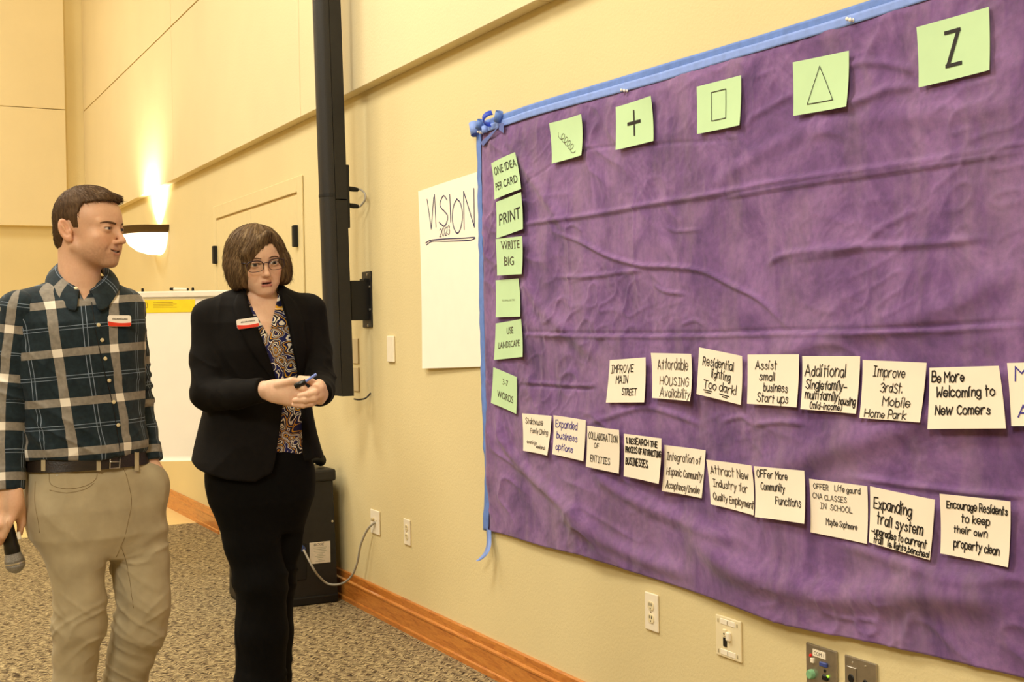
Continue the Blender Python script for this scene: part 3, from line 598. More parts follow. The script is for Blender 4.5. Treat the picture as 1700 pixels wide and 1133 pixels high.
c = card(((824.2, 465.7), (863, 462.5), (868.2, 525.6), (826, 527)), M['card_g'], 'green card with one tiny grey printed line', G2); c.prints([('TOO SMALL LIKE THIS', 0.25, 0.58, 0.78, 0.05)], M['ink_g'])
c = card(((824.2, 537.4), (868, 530), (871.2, 592.6), (823, 598)), M['card_g'], 'green card printed USE LANDSCAPE', G2); c.prints([('USE', 0.44, 0.34, 0.68, 0.19), ('LANDSCAPE', 0.14, 0.70, 0.90, 0.18)], M['ink_t'])
c = card(((820.3, 609.9), (859.3, 626.4), (860.6, 687.5), (818, 669.2)), M['card_g'], 'green card printed 3-7 WORDS, lowest of its column', G2); c.prints([('3-7', 0.42, 0.36, 0.64, 0.17), ('WORDS', 0.22, 0.76, 0.86, 0.20)], M['ink_t'])
# idea cards: corners, ink, stroke width, label, lines (words, u0, baseline v, u1, cap height)
IDEAS = [
 (((1014.4, 598.2), (1073.3, 593.6), (1074.6, 668.1), (1009, 668.6)), 'ink', .0030, 'IMPROVE MAIN STREET', G3, [('IMPROVE', .06, .31, .70, .17), ('MAIN', .24, .55, .56, .17), ('STREET', .42, .83, .80, .15)]),
 (((1084.3, 586.1), (1151.1, 587.9), (1153.7, 666.3), (1087.1, 660.9)), 'ink_t', .0028, 'Affordable HOUSING Availability', G3, [('Affordable', .15, .35, .90, .23), ('HOUSING', .19, .69, .92, .18), ('Availability', .19, .95, .98, .19)]),
 (((1162.1, 576.9), (1236.8, 591.3), (1233, 672.5), (1159, 654.5)), 'ink', .0030, 'Residential lighting Too dark!', G3, [('Residential', .11, .35, .80, .19), ('lighting', .32, .57, .74, .18), ('Too dark!', .15, .82, .88, .18)]),
 (((1242.6, 588.9), (1328.5, 588.4), (1327.7, 676.3), (1243.5, 670.5)), 'ink', .0028, 'Assist small business start ups', G3, [('Assist', .16, .29, .58, .16), ('small', .24, .51, .54, .16), ('business', .33, .73, .80, .16), ('Start ups', .20, .94, .82, .17)]),
 (((1334.4, 591.3), (1430.5, 591.8), (1426.4, 687.1), (1335.2, 679.2)), 'ink', .0030, 'Additional single family multifamily housing', G3, [('Additional', .05, .37, .76, .21), ('Singlefamily-', .07, .61, .80, .17), ('multifamily', .07, .80, .65, .16), ('housing', .67, .86, .97, .15), ('(mid-income)', .17, .97, .73, .12)]),
 (((1435.8, 597.8), (1541.4, 602.5), (1530.7, 701.5), (1432, 694)), 'ink', .0026, 'Improve 3rd St. Mobile Home Park', G3, [('Improve', .17, .27, .68, .17), ('3rdSt.', .31, .53, .66, .16), ('Mobile', .36, .76, .80, .16), ('Home Park', .08, .97, .76, .14)]),
 (((1544.7, 610.9), (1660.8, 607.6), (1673.9, 711.5), (1544.7, 712.5)), 'ink', .0034, 'Be More Welcoming to New Comers', G3, [('Be More', .04, .24, .50, .16), ('Welcoming to', .11, .48, .90, .16), ('New Comers', .10, .77, .82, .16)]),
 (((1673.9, 602.9), (1797, 600), (1812, 708), (1683.3, 707.5)), 'ink_p', .0032, 'purple lettering, cut by the frame', G3, [('M', .10, .28, .27, .22), ('A', .10, .85, .23, .18)]),
 (((869, 686.5), (916.8, 690.9), (913.8, 756.4), (872, 748.5)), 'ink', .0024, 'Stakhouse Family Dining', G4, [('Stakhouse', .11, .26, .72, .15), ('Family Dining', .28, .49, .92, .12), ('evenings', .15, .78, .52, .09), ('weekends', .50, .87, .88, .09)]),
 (((923.2, 689.6), (973.9, 698), (971.9, 765.9), (919.4, 754.4)), 'ink_p', .0030, 'Expanded business options', G4, [('Expanded', .07, .28, .74, .19), ('business', .11, .57, .76, .17), ('options', .10, .85, .64, .16)]),
 (((977, 707), (1031, 713.9), (1030.3, 786.4), (976, 774.8)), 'ink', .0026, 'COLLABORATION OF ENTITIES', G4, [('COLLABORATION', .06, .30, .95, .16), ('OF', .25, .50, .40, .12), ('ENTITIES', .14, .84, .74, .15)]),
 (((1038.7, 720.3), (1100.7, 728.2), (1098.1, 803.5), (1038.7, 790.7)), 'ink', .0042, 'RESEARCH THE PROCESS', G4, [('1. RESEARCH THE', .05, .21, .90, .13), ('PROCESS OF ATTRACTING', .04, .42, 1.0, .13), ('BUSINESSES.', .05, .70, .66, .16)]),
 (((1106.6, 739), (1172.9, 747.9), (1168, 827.3), (1104, 815)), 'ink_t', .0026, 'Integration of Hispanic Community', G4, [('Integration of', .06, .31, .90, .17), ('Hispanic Community', .08, .63, .97, .16), ('Acceptance/Involve', .09, .92, .93, .15)]),
 (((1176.2, 763.3), (1252.2, 773), (1258, 855.4), (1183.5, 837.4)), 'ink_t', .0028, 'Attract New Industry for Quality Employment', G4, [('Attract New', .06, .30, .90, .18), ('Industry for', .08, .58, .86, .17), ('Quality Employment', .07, .87, 1.0, .15)]),
 (((1255, 773.9), (1336.7, 782), (1342, 869.4), (1259.5, 858.3)), 'ink', .0026, 'OFFer More Community Functions', G4, [('OFFer More', .05, .21, .66, .15), ('Community', .12, .45, .60, .15), ('Functions', .41, .70, .92, .16)]),
 (((1346.6, 795.1), (1443.6, 807.4), (1443.5, 903), (1349.8, 883.7)), 'ink', .0024, 'OFFER Life gaurd CNA CLASSES', G4, [('OFFER', .07, .17, .33, .10), ('Life gaurd', .44, .16, .88, .11), ('CNA CLASSES', .05, .35, .64, .095), ('IN  SCHOOL', .17, .52, .74, .095), ('Maybe Sophmore', .28, .80, .82, .11)]),
 (((1447.5, 807.4), (1554.1, 829.9), (1547.4, 929.8), (1446.8, 900.3)), 'ink', .0034, 'Expanding trail system', G4, [('Expanding', .07, .36, .68, .19), ('trail system', .13, .63, .86, .19), ('-upgrades to current', .04, .83, .93, .13), ('trail   ie. lights,benches!', .09, .97, .98, .11)]),
 (((1565.2, 819.8), (1681.6, 832.6), (1678.9, 941.6), (1564.9, 918.8)), 'ink', .0030, 'Encourage Residents to keep their own property clean', G4, [('Encourage Residents', .10, .22, .96, .13), ('to keep', .31, .42, .71, .13), ('their own', .20, .61, .68, .12), ('property clean', .20, .85, .86, .14)]),
]
for i, (q, ink, wd, lab, g, lines) in enumerate(IDEAS):
    c = card(q, M['card_w'], 'cream card handwritten '+lab if 'cut' not in lab else 'cream card with '+lab, g, bow=0.004 if i in (0, 10, 16) else 0.0)
    c.write(lines, M[ink], wd, 0.30, 0.10, i*31)
    if i == 2: c.lines_([[(.16, .87), (.35, .87)], [(.19, .91), (.33, .915)], [(.52, .88), (.74, .89)], [(.58, .92), (.70, .93)]], M['ink'], .0028, 'underline')
# large VISION sheet
vs_ = Sheet([on_wall(697, 318, 0.004), on_wall(805, 282, 0.004), on_wall(807, 609, 0.004), on_wall(707, 612, 0.004)], 'flip_chart_sheet', M['paper'], 'large white sheet headed VISION taped left of purple cloth', 'paper', None, 0.004, (0.004, 0, 0, 0.014), 0.004, 17)
for t_, u0, v0, u1, cp, w_ in (('V', .15, .228, .26, .175, .0055), ('S', .34, .232, .47, .172, .0055), ('O', .545, .288, .70, .19, .0055), ('N', .72, .275, .865, .205, .0055), (':', .895, .24, .905, .14, .004)): vs_.write([(t_, u0, v0, u1, cp)], M['ink_b'], w_, .1, 0.0, 3)
vs_.lines_([[(.275, .048), (.285, .225)], [(.515, .075), (.52, .22)]], M['ink_b'], .0055, 'handwriting'); vs_.write([('2023', .34, .285, .50, .045)], M['ink_b'], .0062, .3, 0.1, 6)
vs_.lines_([list(map(tuple, catmull([(.10, .300), (.20, .292), (.45, .305), (.70, .322), (.85, .330), (.87, .336), (.78, .340), (.45, .318), (.22, .300), (.11, .312)], 6)))], M['ink_b'], .0040, 'underline')
# lettering on plates and labels
def flat_text(name, txt, origin, ux, vy, w, h, mat, parent, off):
    V, F = print_text(txt, w, h); origin, ux, vy, off = map(np.array, (origin, ux, vy, off)); return link(name, to_mesh(name, [origin+ux*a+vy*b+off for a, b in V], F, mat), parent)
flat_text('printed_words', 'COM 1', (-0.0085, la+0.019, lb2-0.005), (0, -1, 0), (0, 0, 1), 0.038, 0.010, M['ink_t'], plb, (-0.0004, 0, 0))
flat_text('printed_words', 'BOSE', (0.1, -0.2035, 0.294), (1, 0, 0), (0.25, 0, 1), 0.052, 0.013, M['black'], lb, (0, -0.0004, 0))
for i in range(9):
    wd = (0.07, 0.06, 0.066, 0.05, 0.03, 0.055, 0.035, 0.02, 0.05)[i]; MB().box((0.132-wd/2, -0.2039, 0.283-i*0.0085), (0.132+wd/2, -0.2034, 0.2845-i*0.0085)).build('print_line', M['ink_g'], lb)

# ------------------------------------------------------------------ easel with paper pad
EZ = 7.05; EP = at_depth(281, 900, EZ); E0 = Vector((EP[0], EP[1], 0))
ea = empty('easel', E0, 'white flip chart easel standing behind the two people', 'easel', None, -YAW)
def el(px, py, dz=0.0):                                          # photo pixel -> easel frame at depth EZ+dz
    P = at_depth(px, py, EZ+dz)-np.array(E0); return np.array([P@RT, P@FW, P[2]])
zt = el(300, 487)[2]; zb = el(300, 765)[2]; HW = 0.345
M['alu'] = simple('white_metal', 'F1E9D8', 0.35, vary=0.03)
MB().box((-HW-0.02, -0.012, zt-0.022), (HW+0.02, 0.02, zt+0.012), 0.006, 2).build('top_rail', M['alu'], ea)
MB().box((-HW, 0.008, zb+0.04), (HW, 0.022, zt-0.02), 0.003, 1).build('board', M['white_pl'], ea)
MB().box((-HW, -0.008, zb+0.10), (HW, 0.03, zb+0.13), 0.004, 1).build('lower_rail', M['alu'], ea)
ft = on_floor(391, 957)-np.array(E0); fl = (ft@RT, ft@FW)
for s_ in (-1, 1): MB().tube([(s_*0.135, 0.03, zb+0.25), (s_*fl[0]*(1 if s_ > 0 else .58), fl[1], 0.005)], 0.013, 10).build('leg', M['alu'], ea, smooth='auto'); MB().lathe([(0, 0), (0.018, 0), (0.018, 0.03), (0.013, 0.035)], (s_*fl[0]*(1 if s_ > 0 else .58), fl[1], 0), 'z', 10).build('foot', M['black'], ea, smooth='auto')
MB().tube([(0, 0.05, zt-0.1), (-0.27, 0.5, 0.005)], 0.013, 10).build('leg', M['alu'], ea, smooth='auto')
for xx in (-0.12, 0.16): MB().lathe([(0, 0.022), (0.007, 0.02), (0.008, 0.0)], (xx, 0.0, zt+0.010), 'z', 10).build('knob', M['black'], ea, smooth='auto')
pd = empty('paper_pad', E0, 'big white paper pad with yellow header hanging on easel', 'paper pad', None, -YAW)
V = []; NX = 40
for k in (0, 1):
    for i in range(NX):
        for j in range(30):
            x = -HW+0.01+(2*HW-0.02)*i/(NX-1); v = j/29; V.append((x, -0.014-0.006*k*-1-0.006*v*v*math.sin(x*9+1)-0.01*v*v, zt-0.024-(zt-0.024-zb)*v))
ix = np.arange(NX*30).reshape(NX, 30); q = np.stack([ix[:-1, :-1], ix[1:, :-1], ix[1:, 1:], ix[:-1, 1:]], -1).reshape(-1, 4)
F = q.tolist()+(q[:, ::-1]+NX*30).tolist(); ee = list(ix[:, 0])+list(ix[-1, 1:])+list(ix[::-1, -1][1:])+list(ix[0, ::-1][1:]); F += [(ee[i], ee[i+1], ee[i+1]+NX*30, ee[i]+NX*30) for i in range(len(ee)-1)]
link('sheet', to_mesh('sheet', V, F, M['paper'], True), pd)
y0, y1 = el(240, 499)[0], el(325, 499)[0]; h0, h1 = el(282, 519)[2], el(282, 498)[2]
yb = MB().box((y0-0.04, -0.0175, h0), (y1, -0.0155, h1)).build('yellow_header', M['yellow'], pd)
lg = el(241, 508); sh = [ribbon(np.array([(0, 0), (.028, .004), (.03, -.022), (.002, -.026), (0, 0)])+np.array([lg[0]-0.012, lg[2]+0.012]), .004)]
for i in range(4): sh.append(ribbon(np.array([(lg[0]+0.05, lg[2]+0.016-0.009*i), (lg[0]+0.16+0.02*(i % 2), lg[2]+0.016-0.009*i)]), .0022))
vv = []; ff = []
for V2, F2 in sh: b = len(vv); vv += [(a, -0.0179, b2) for a, b2 in V2]; ff += [tuple(i+b for i in f) for f in F2]
link('header_print', to_mesh('header_print', vv, ff, simple('brown_print', 'A98412', 0.6)), yb)
mp = el(288, 489); mk = empty('marker_pen', E0+Vector((float(RT[0]*mp[0]), float(RT[1]*mp[0]), zt+0.0235)), 'black capped marker pen lying on the easel rail', 'marker', None, -YAW)
MB().tube([(0.0, 0.004, 0), (0.075, 0.004, -0.003)], 0.009, 10).build('barrel', M['white_pl'], mk, smooth='auto'); MB().tube([(-0.02, 0.004, 0.002), (0.0, 0.004, 0)], [0.008, 0.0095], 10).build('cap', M['black'], mk, smooth='auto'); MB().tube([(0.075, 0.004, -0.003), (0.085, 0.004, -0.003)], [0.009, 0.006], 10).build('end_plug', M['dark'], mk, smooth='auto')
# ------------------------------------------------------------------ implicit surfaces for bodies and clothes
def ell(P, c, r):
    q = (P-np.array(c))/np.array(r); k0 = np.sqrt((q*q).sum(-1))+1e-9; k1 = np.sqrt(((q/np.array(r))**2).sum(-1))+1e-9
    return k0*(k0-1)/k1
def rc(P, a, b, ra, rb=None, flat=None):
    a, b = np.array(a, float), np.array(b, float); rb = ra if rb is None else rb; ab = b-a
    t = np.clip(((P-a)@ab)/(ab@ab+1e-12), 0, 1); d = P-a-t[:, None]*ab
    if flat is not None:
        ax, f = np.array(flat[0], float), flat[1]; ax = ax/np.linalg.norm(ax); s = d@ax; d = d+(s*(1/f-1))[:, None]*ax
        return (np.sqrt((d*d).sum(-1))-(ra+(rb-ra)*t))*min(1, f)
    return np.sqrt((d*d).sum(-1))-(ra+(rb-ra)*t)
def chain(P, pts, rs, k=0.01, flat=None):
    d = None
    for i in range(len(pts)-1):
        e = rc(P, pts[i], pts[i+1], rs[i], rs[i+1], flat); d = e if d is None else smin(d, e, k)
    return d
def smin(a, b, k):
    h = np.clip(0.5+0.5*(b-a)/k, 0, 1); return b*(1-h)+a*h-k*h*(1-h)
def smax(a, b, k): return -smin(-a, -b, k)
def nets(fn, lo, hi, h, B=10):
    lo, hi = np.array(lo, float), np.array(hi, float); nb = np.ceil((hi-lo)/(h*B)).astype(int)+1; n = nb*B
    bi = np.stack(np.meshgrid(*[np.arange(k) for k in nb], indexing='ij'), -1).reshape(-1, 3)
    dc = fn(lo+(bi*B+(B-1)/2)*h); act = np.abs(dc) < B*h*1.0+0.010
    G = np.repeat(np.repeat(np.repeat(np.where(dc < 0, -1.0, 1.0).reshape(nb).astype(np.float32), B, 0), B, 1), B, 2)
    off = np.stack(np.meshgrid(*[np.arange(B)]*3, indexing='ij'), -1).reshape(-1, 3); A = bi[act]
    for i in range(0, len(A), 300):
        ix = (A[i:i+300, None, :]*B+off[None]).reshape(-1, 3); G[ix[:, 0], ix[:, 1], ix[:, 2]] = fn(lo+ix*h)
    G[0] = G[-1] = 1; G[:, 0] = G[:, -1] = 1; G[:, :, 0] = G[:, :, -1] = 1
    s = G < 0; c = np.zeros(tuple(k-1 for k in n), np.int8)
    sl = lambda d, k: slice(d, k-1+d)
    cor = [(a, b, e) for a in (0, 1) for b in (0, 1) for e in (0, 1)]
    for a, b, e in cor: c += s[sl(a, n[0]), sl(b, n[1]), sl(e, n[2])]
    I = np.argwhere((c > 0) & (c < 8)); vid = np.full(c.shape, -1, np.int32); vid[I[:, 0], I[:, 1], I[:, 2]] = np.arange(len(I))
    g = {q: G[I[:, 0]+q[0], I[:, 1]+q[1], I[:, 2]+q[2]] for q in cor}
    acc = np.zeros((len(I), 3)); cnt = np.zeros(len(I))
    for p in cor:
        for ax in range(3):
            if p[ax]: continue
            q = list(p); q[ax] = 1; q = tuple(q); a, b = g[p], g[q]; m = (a < 0) != (b < 0); t = np.where(m, a/np.where(m, a-b, 1), 0)
            v = np.array(p, float)[None].repeat(len(I), 0); v[:, ax] = t; acc += v*m[:, None]; cnt += m
    V = lo+(I+acc/cnt[:, None])*h; F = []
    for ax in range(3):
        u, w = (ax+1) % 3, (ax+2) % 3; sa = [slice(None)]*3; sb = [slice(None)]*3; sa[ax] = slice(0, -1); sb[ax] = slice(1, None)
        ch = np.argwhere(s[tuple(sa)] != s[tuple(sb)]); ch = ch[(ch[:, u] > 0) & (ch[:, w] > 0)]
        ins = s[ch[:, 0], ch[:, 1], ch[:, 2]]; eu = np.eye(3, dtype=int)[u]; ew = np.eye(3, dtype=int)[w]
        q = [vid[tuple((ch-d).T)] for d in (eu+ew, ew, 0*eu, eu)]; Q = np.stack(q, -1); Q[~ins] = Q[~ins][:, ::-1]; F.append(Q[(Q >= 0).all(1)])
    return V, np.concatenate(F)
def soften(V, F, n=2, w=0.6):
    i = F.ravel(); k = np.roll(F, -1, 1).ravel(); c = np.bincount(i, minlength=len(V))+np.bincount(k, minlength=len(V))
    for _ in range(n):
        S_ = np.stack([np.bincount(i, V[k, a], len(V))+np.bincount(k, V[i, a], len(V)) for a in range(3)], -1)/np.maximum(c, 1)[:, None]; V = V*(1-w)+S_*w
    return V, F
def mesh_np(name, V, F, mat, col=None, uv=None, relax=0):
    me = bpy.data.meshes.new(name); me.vertices.add(len(V)); me.vertices.foreach_set('co', np.asarray(V, np.float32).ravel())
    F = np.asarray(F, np.int32); me.loops.add(F.size); me.loops.foreach_set('vertex_index', F.ravel()); me.polygons.add(len(F))
    me.polygons.foreach_set('loop_start', np.arange(0, F.size, 4, dtype=np.int32)); me.polygons.foreach_set('use_smooth', np.ones(len(F), bool))
    if col is not None:
        a = me.color_attributes.new('tint', 'FLOAT_COLOR', 'POINT'); a.data.foreach_set('color', np.concatenate([col, np.ones((len(V), 1))], 1).astype(np.float32).ravel())
    if uv is not None:
        a = me.attributes.new('weave', 'FLOAT_VECTOR', 'POINT'); a.data.foreach_set('vector', np.asarray(uv, np.float32).ravel())
    me.update(calc_edges=True); me.validate(); me.materials.append(mat); return me
def join(parts):
    b = 0; Vs, Fs = [], []
    for V, F in parts: Vs.append(V); Fs.append(F+b); b += len(V)
    return np.concatenate(Vs), np.concatenate(Fs)
def snap(fn, p, n=12):                                           # move points onto the surface along the gradient
    p = np.array(p, float); p = p[None] if p.ndim == 1 else p.copy(); e = 5e-4
    for _ in range(n):
        d = fn(p); g = np.stack([(fn(p+np.eye(3)[i]*e)-fn(p-np.eye(3)[i]*e))/(2*e) for i in range(3)], -1); gn = np.linalg.norm(g, axis=1)[:, None]+1e-9
        p = p-np.clip(d[:, None]/gn, -0.01, 0.01)*g/gn
    return p, g/gn
class Frame:
    """a person's own frame: x to the right of the photo, y away from the camera, z up, origin on the floor"""
    def __init__(s, px, Z): s.Z = Z; P = at_depth(px, 900, Z); s.o = np.array([P[0], P[1], 0.0])
    def j(s, px, py, dz=0.0): P = at_depth(px, py, s.Z+dz)-s.o; return np.array([P@RT, P@FW, P[2]])
    def cam(s): P = CP-s.o; return np.array([P@RT, P@FW, P[2]])
    def hit(s, fn, px, py, dz0=-0.5, dz1=0.45, step=0.004):     # where the view ray through a photo pixel meets a surface
        a, b = s.j(px, py, dz0), s.j(px, py, dz1); n = int((dz1-dz0)/step); t = np.linspace(0, 1, n)[:, None]; P = a+(b-a)*t; d = fn(P)
        k = np.argmax(d < 0) if (d < 0).any() else np.argmin(np.abs(d)); return P[k]
def loft(P, rows, ex=2.3):
    """stack of turned ovals: rows of (z, cx, cy, rx, ry, turn)"""
    R = np.array(sorted(rows)); z = P[:, 2]; f = lambda i: np.interp(z, R[:, 0], R[:, i])
    cx, cy, rx, ry, tn = (f(i) for i in range(1, 6)); c, s_ = np.cos(tn), np.sin(tn); x, y = P[:, 0]-cx, P[:, 1]-cy
    u, v = x*c+y*s_, -x*s_+y*c; k = (np.abs(u/rx)**ex+np.abs(v/ry)**ex)**(1/ex)
    d = (k-1)*np.minimum(rx, ry)*1.05
    return np.maximum(d, np.maximum(z-R[-1, 0], R[0, 0]-z)), u, v, rx, ry
def wr3(P, sx, sy, sz, seed): return vn(P[:, 0]*sx, P[:, 1]*sy, P[:, 2]*sz, seed)

# materials of the people
def attr_mat(name, rough, bump=0.0, bs=300, sss=0.0, spec=0.4):
    t = NT(name); a = t.new('ShaderNodeAttribute', attribute_name='tint'); n = t.noise(t.coord(), 160, 3)
    t.base(t.mix(0.12, a.outputs['Color'], t.ramp(n, [(0.3, (0.3, 0.3, 0.3, 1)), (0.7, (0.75, 0.75, 0.75, 1))]), 'OVERLAY'))
    if sss: t.b.inputs['Subsurface Weight'].default_value = sss; t.b.inputs['Subsurface Radius'].default_value = (0.012, 0.005, 0.003); t.b.inputs['Subsurface Scale'].default_value = 0.6
    if bump: t.bump(t.noise(t.coord(), bs, 3), bump, 0.002)
    return t.set(rough, 0, spec)
M['skin'] = attr_mat('skin', 0.5, 0.12, 700, 0.18, 0.4); M['eye'] = attr_mat('eyeball', 0.15, 0, 0, 0, 0.6)
M['teeth'] = simple('teeth', 'EFE2CC', 0.3)
def hair_mat(name, a, b, c):
    t = NT(name); at = t.new('ShaderNodeAttribute', attribute_name='weave'); m = t.new('ShaderNodeMapping'); t.link(at.outputs['Vector'], m.inputs[0]); m.inputs['Scale'].default_value = (150, 5, 1)
    n = t.noise(m.outputs[0], 1.0, 4, 0.6); m2 = t.new('ShaderNodeMapping'); t.link(at.outputs['Vector'], m2.inputs[0]); m2.inputs['Scale'].default_value = (28, 2.5, 1); n2 = t.noise(m2.outputs[0], 1.0, 2)
    col = t.ramp(t.math('ADD', t.math('MULTIPLY', n, 0.6), t.math('MULTIPLY', n2, 0.4)), [(0.36, a), (0.5, b), (0.66, c)])
    t.base(col); t.bump(n, 0.5, 0.004); return t.set(0.62, 0, 0.18)
def plaid():
    t = NT('plaid_shirt_cloth'); at = t.new('ShaderNodeAttribute', attribute_name='weave'); sp = t.new('ShaderNodeSeparateXYZ'); t.link(at.outputs['Vector'], sp.inputs[0]); per = 0.128
    def band(x, c, w):                                           # 1 inside a band of half width w around phase c
        f = t.math('PINGPONG', t.math('SUBTRACT', x, c), per/2); return t.math('LESS_THAN', f, w)
    cols = []
    for ax in (0, 1):
        x = t.math('ADD', sp.outputs[ax], 12.8); b = band(x, 0.0, 0.0105)
        th = t.math('MAXIMUM', band(x, per/2-0.0042, 0.0008), band(x, per/2+0.0042, 0.0008)); cols.append((b, th))
    n = t.noise(t.coord(), 90, 3); basec = t.ramp(n, [(0.3, '141F26'), (0.7, '1E2D34')])
    wv = t.noise(at.outputs['Vector'], 900, 1); grey = t.ramp(n, [(0.3, '7C766D'), (0.7, '918A80')])
    c = t.mix(t.math('MULTIPLY', t.math('MAXIMUM', cols[0][1], cols[1][1]), 0.62), basec, '9AAABF')
    c = t.mix(t.math('MAXIMUM', cols[0][0], cols[1][0]), c, grey); c = t.mix(t.math('MULTIPLY', cols[0][0], cols[1][0]), c, 'F0E8DA')
    t.base(c); t.bump(wv, 0.25, 0.001); return t.set(0.8, 0, 0.2, 0.1)
M['plaid'] = plaid()
def khaki():
    t = NT('khaki_twill'); v = t.coord(); n = t.noise(v, 14, 4); n2 = t.noise(t.coord(rot=(0.5, 0.6, 0.3), scale=(400, 400, 60)), 3, 2)
    t.base(t.ramp(n, [(0.3, 'A19478'), (0.7, 'B4A789')])); t.bump(n2, 0.2, 0.001); return t.set(0.85, 0, 0.15, 0.1)
M['khaki'] = khaki(); M['seam'] = simple('khaki_seam', '7D6A48', 0.85); M['leather'] = simple('dark_leather', '221913', 0.45, vary=0.2, bump=0.2, bs=250)
M['blackcloth'] = simple('black_suit_cloth', '120F0D', 0.85, vary=0.15, vs=60, bump=0.2, bs=600, spec=0.15); M['blackpants'] = simple('black_trouser_cloth', '0A0908', 0.9, vary=0.15, vs=60, bump=0.2, bs=600, spec=0.12)
M['shoe'] = simple('dark_shoe_leather', '1B130D', 0.35); M['button'] = simple('shirt_button', 'D8C9A0', 0.35); M['badge_w'] = simple('badge_white', 'F6EEE2', 0.3, vary=0.01)
M['frame'] = simple('glasses_frame', '2A1822', 0.3); M['brow'] = simple('brown_brow', '5E412B', 0.8, vary=0.25, vs=200)
def paisley():
    t = NT('paisley_blouse_cloth'); at = t.new('ShaderNodeAttribute', attribute_name='weave'); vec = at.outputs['Vector']
    n = t.new('ShaderNodeTexNoise'); t.link(vec, n.inputs['Vector']); n.inputs['Scale'].default_value = 13; mv = t.new('ShaderNodeVectorMath', operation='MULTIPLY_ADD')
    t.link(n.outputs['Color'], mv.inputs[0]); mv.inputs[1].default_value = (0.085, 0.085, 0); t.link(vec, mv.inputs[2])
    vo = t.new('ShaderNodeTexVoronoi'); vo.inputs['Scale'].default_value = 24; t.link(mv.outputs[0], vo.inputs['Vector']); vo.inputs['Randomness'].default_value = 0.9
    ring = t.math('PINGPONG', t.math('MULTIPLY', vo.outputs['Distance'], 2.7), 1.0)
    sel = t.math('GREATER_THAN', vo.outputs['Distance'], 0.5)
    a = t.ramp(ring, [(0.0, '14163A'), (0.30, 'E8DDC8'), (0.38, '0E0D18'), (0.46, 'D59A22'), (0.62, '14184A'), (0.82, 'EFE6D2'), (0.93, '0E0D18')], 'CONSTANT')
    b = t.ramp(ring, [(0.0, '1A1E58'), (0.22, 'F2E9D8'), (0.32, '14163A'), (0.55, 'E0A62B'), (0.68, 'F0E3C8'), (0.8, '0D0C16')], 'CONSTANT')
    t.base(t.mix(sel, a, b)); return t.set(0.55, 0, 0.3)
M['paisley'] = paisley()
def lens_mat():
    m = bpy.data.materials.new('glasses_lens'); m.use_nodes = True; t = m.node_tree; t.nodes.clear(); o = t.nodes.new('ShaderNodeOutputMaterial'); x = t.nodes.new('ShaderNodeMixShader'); a = t.nodes.new('ShaderNodeBsdfTransparent'); g = t.nodes.new('ShaderNodeBsdfGlossy')
    a.inputs[0].default_value = (0.93, 0.93, 0.92, 1); g.inputs['Roughness'].default_value = 0.05; f = t.nodes.new('ShaderNodeFresnel'); f.inputs[0].default_value = 1.12
    t.links.new(f.outputs[0], x.inputs[0]); t.links.new(a.outputs[0], x.inputs[1]); t.links.new(g.outputs[0], x.inputs[2]); t.links.new(x.outputs[0], o.inputs[0]); return m
M['lens'] = lens_mat()

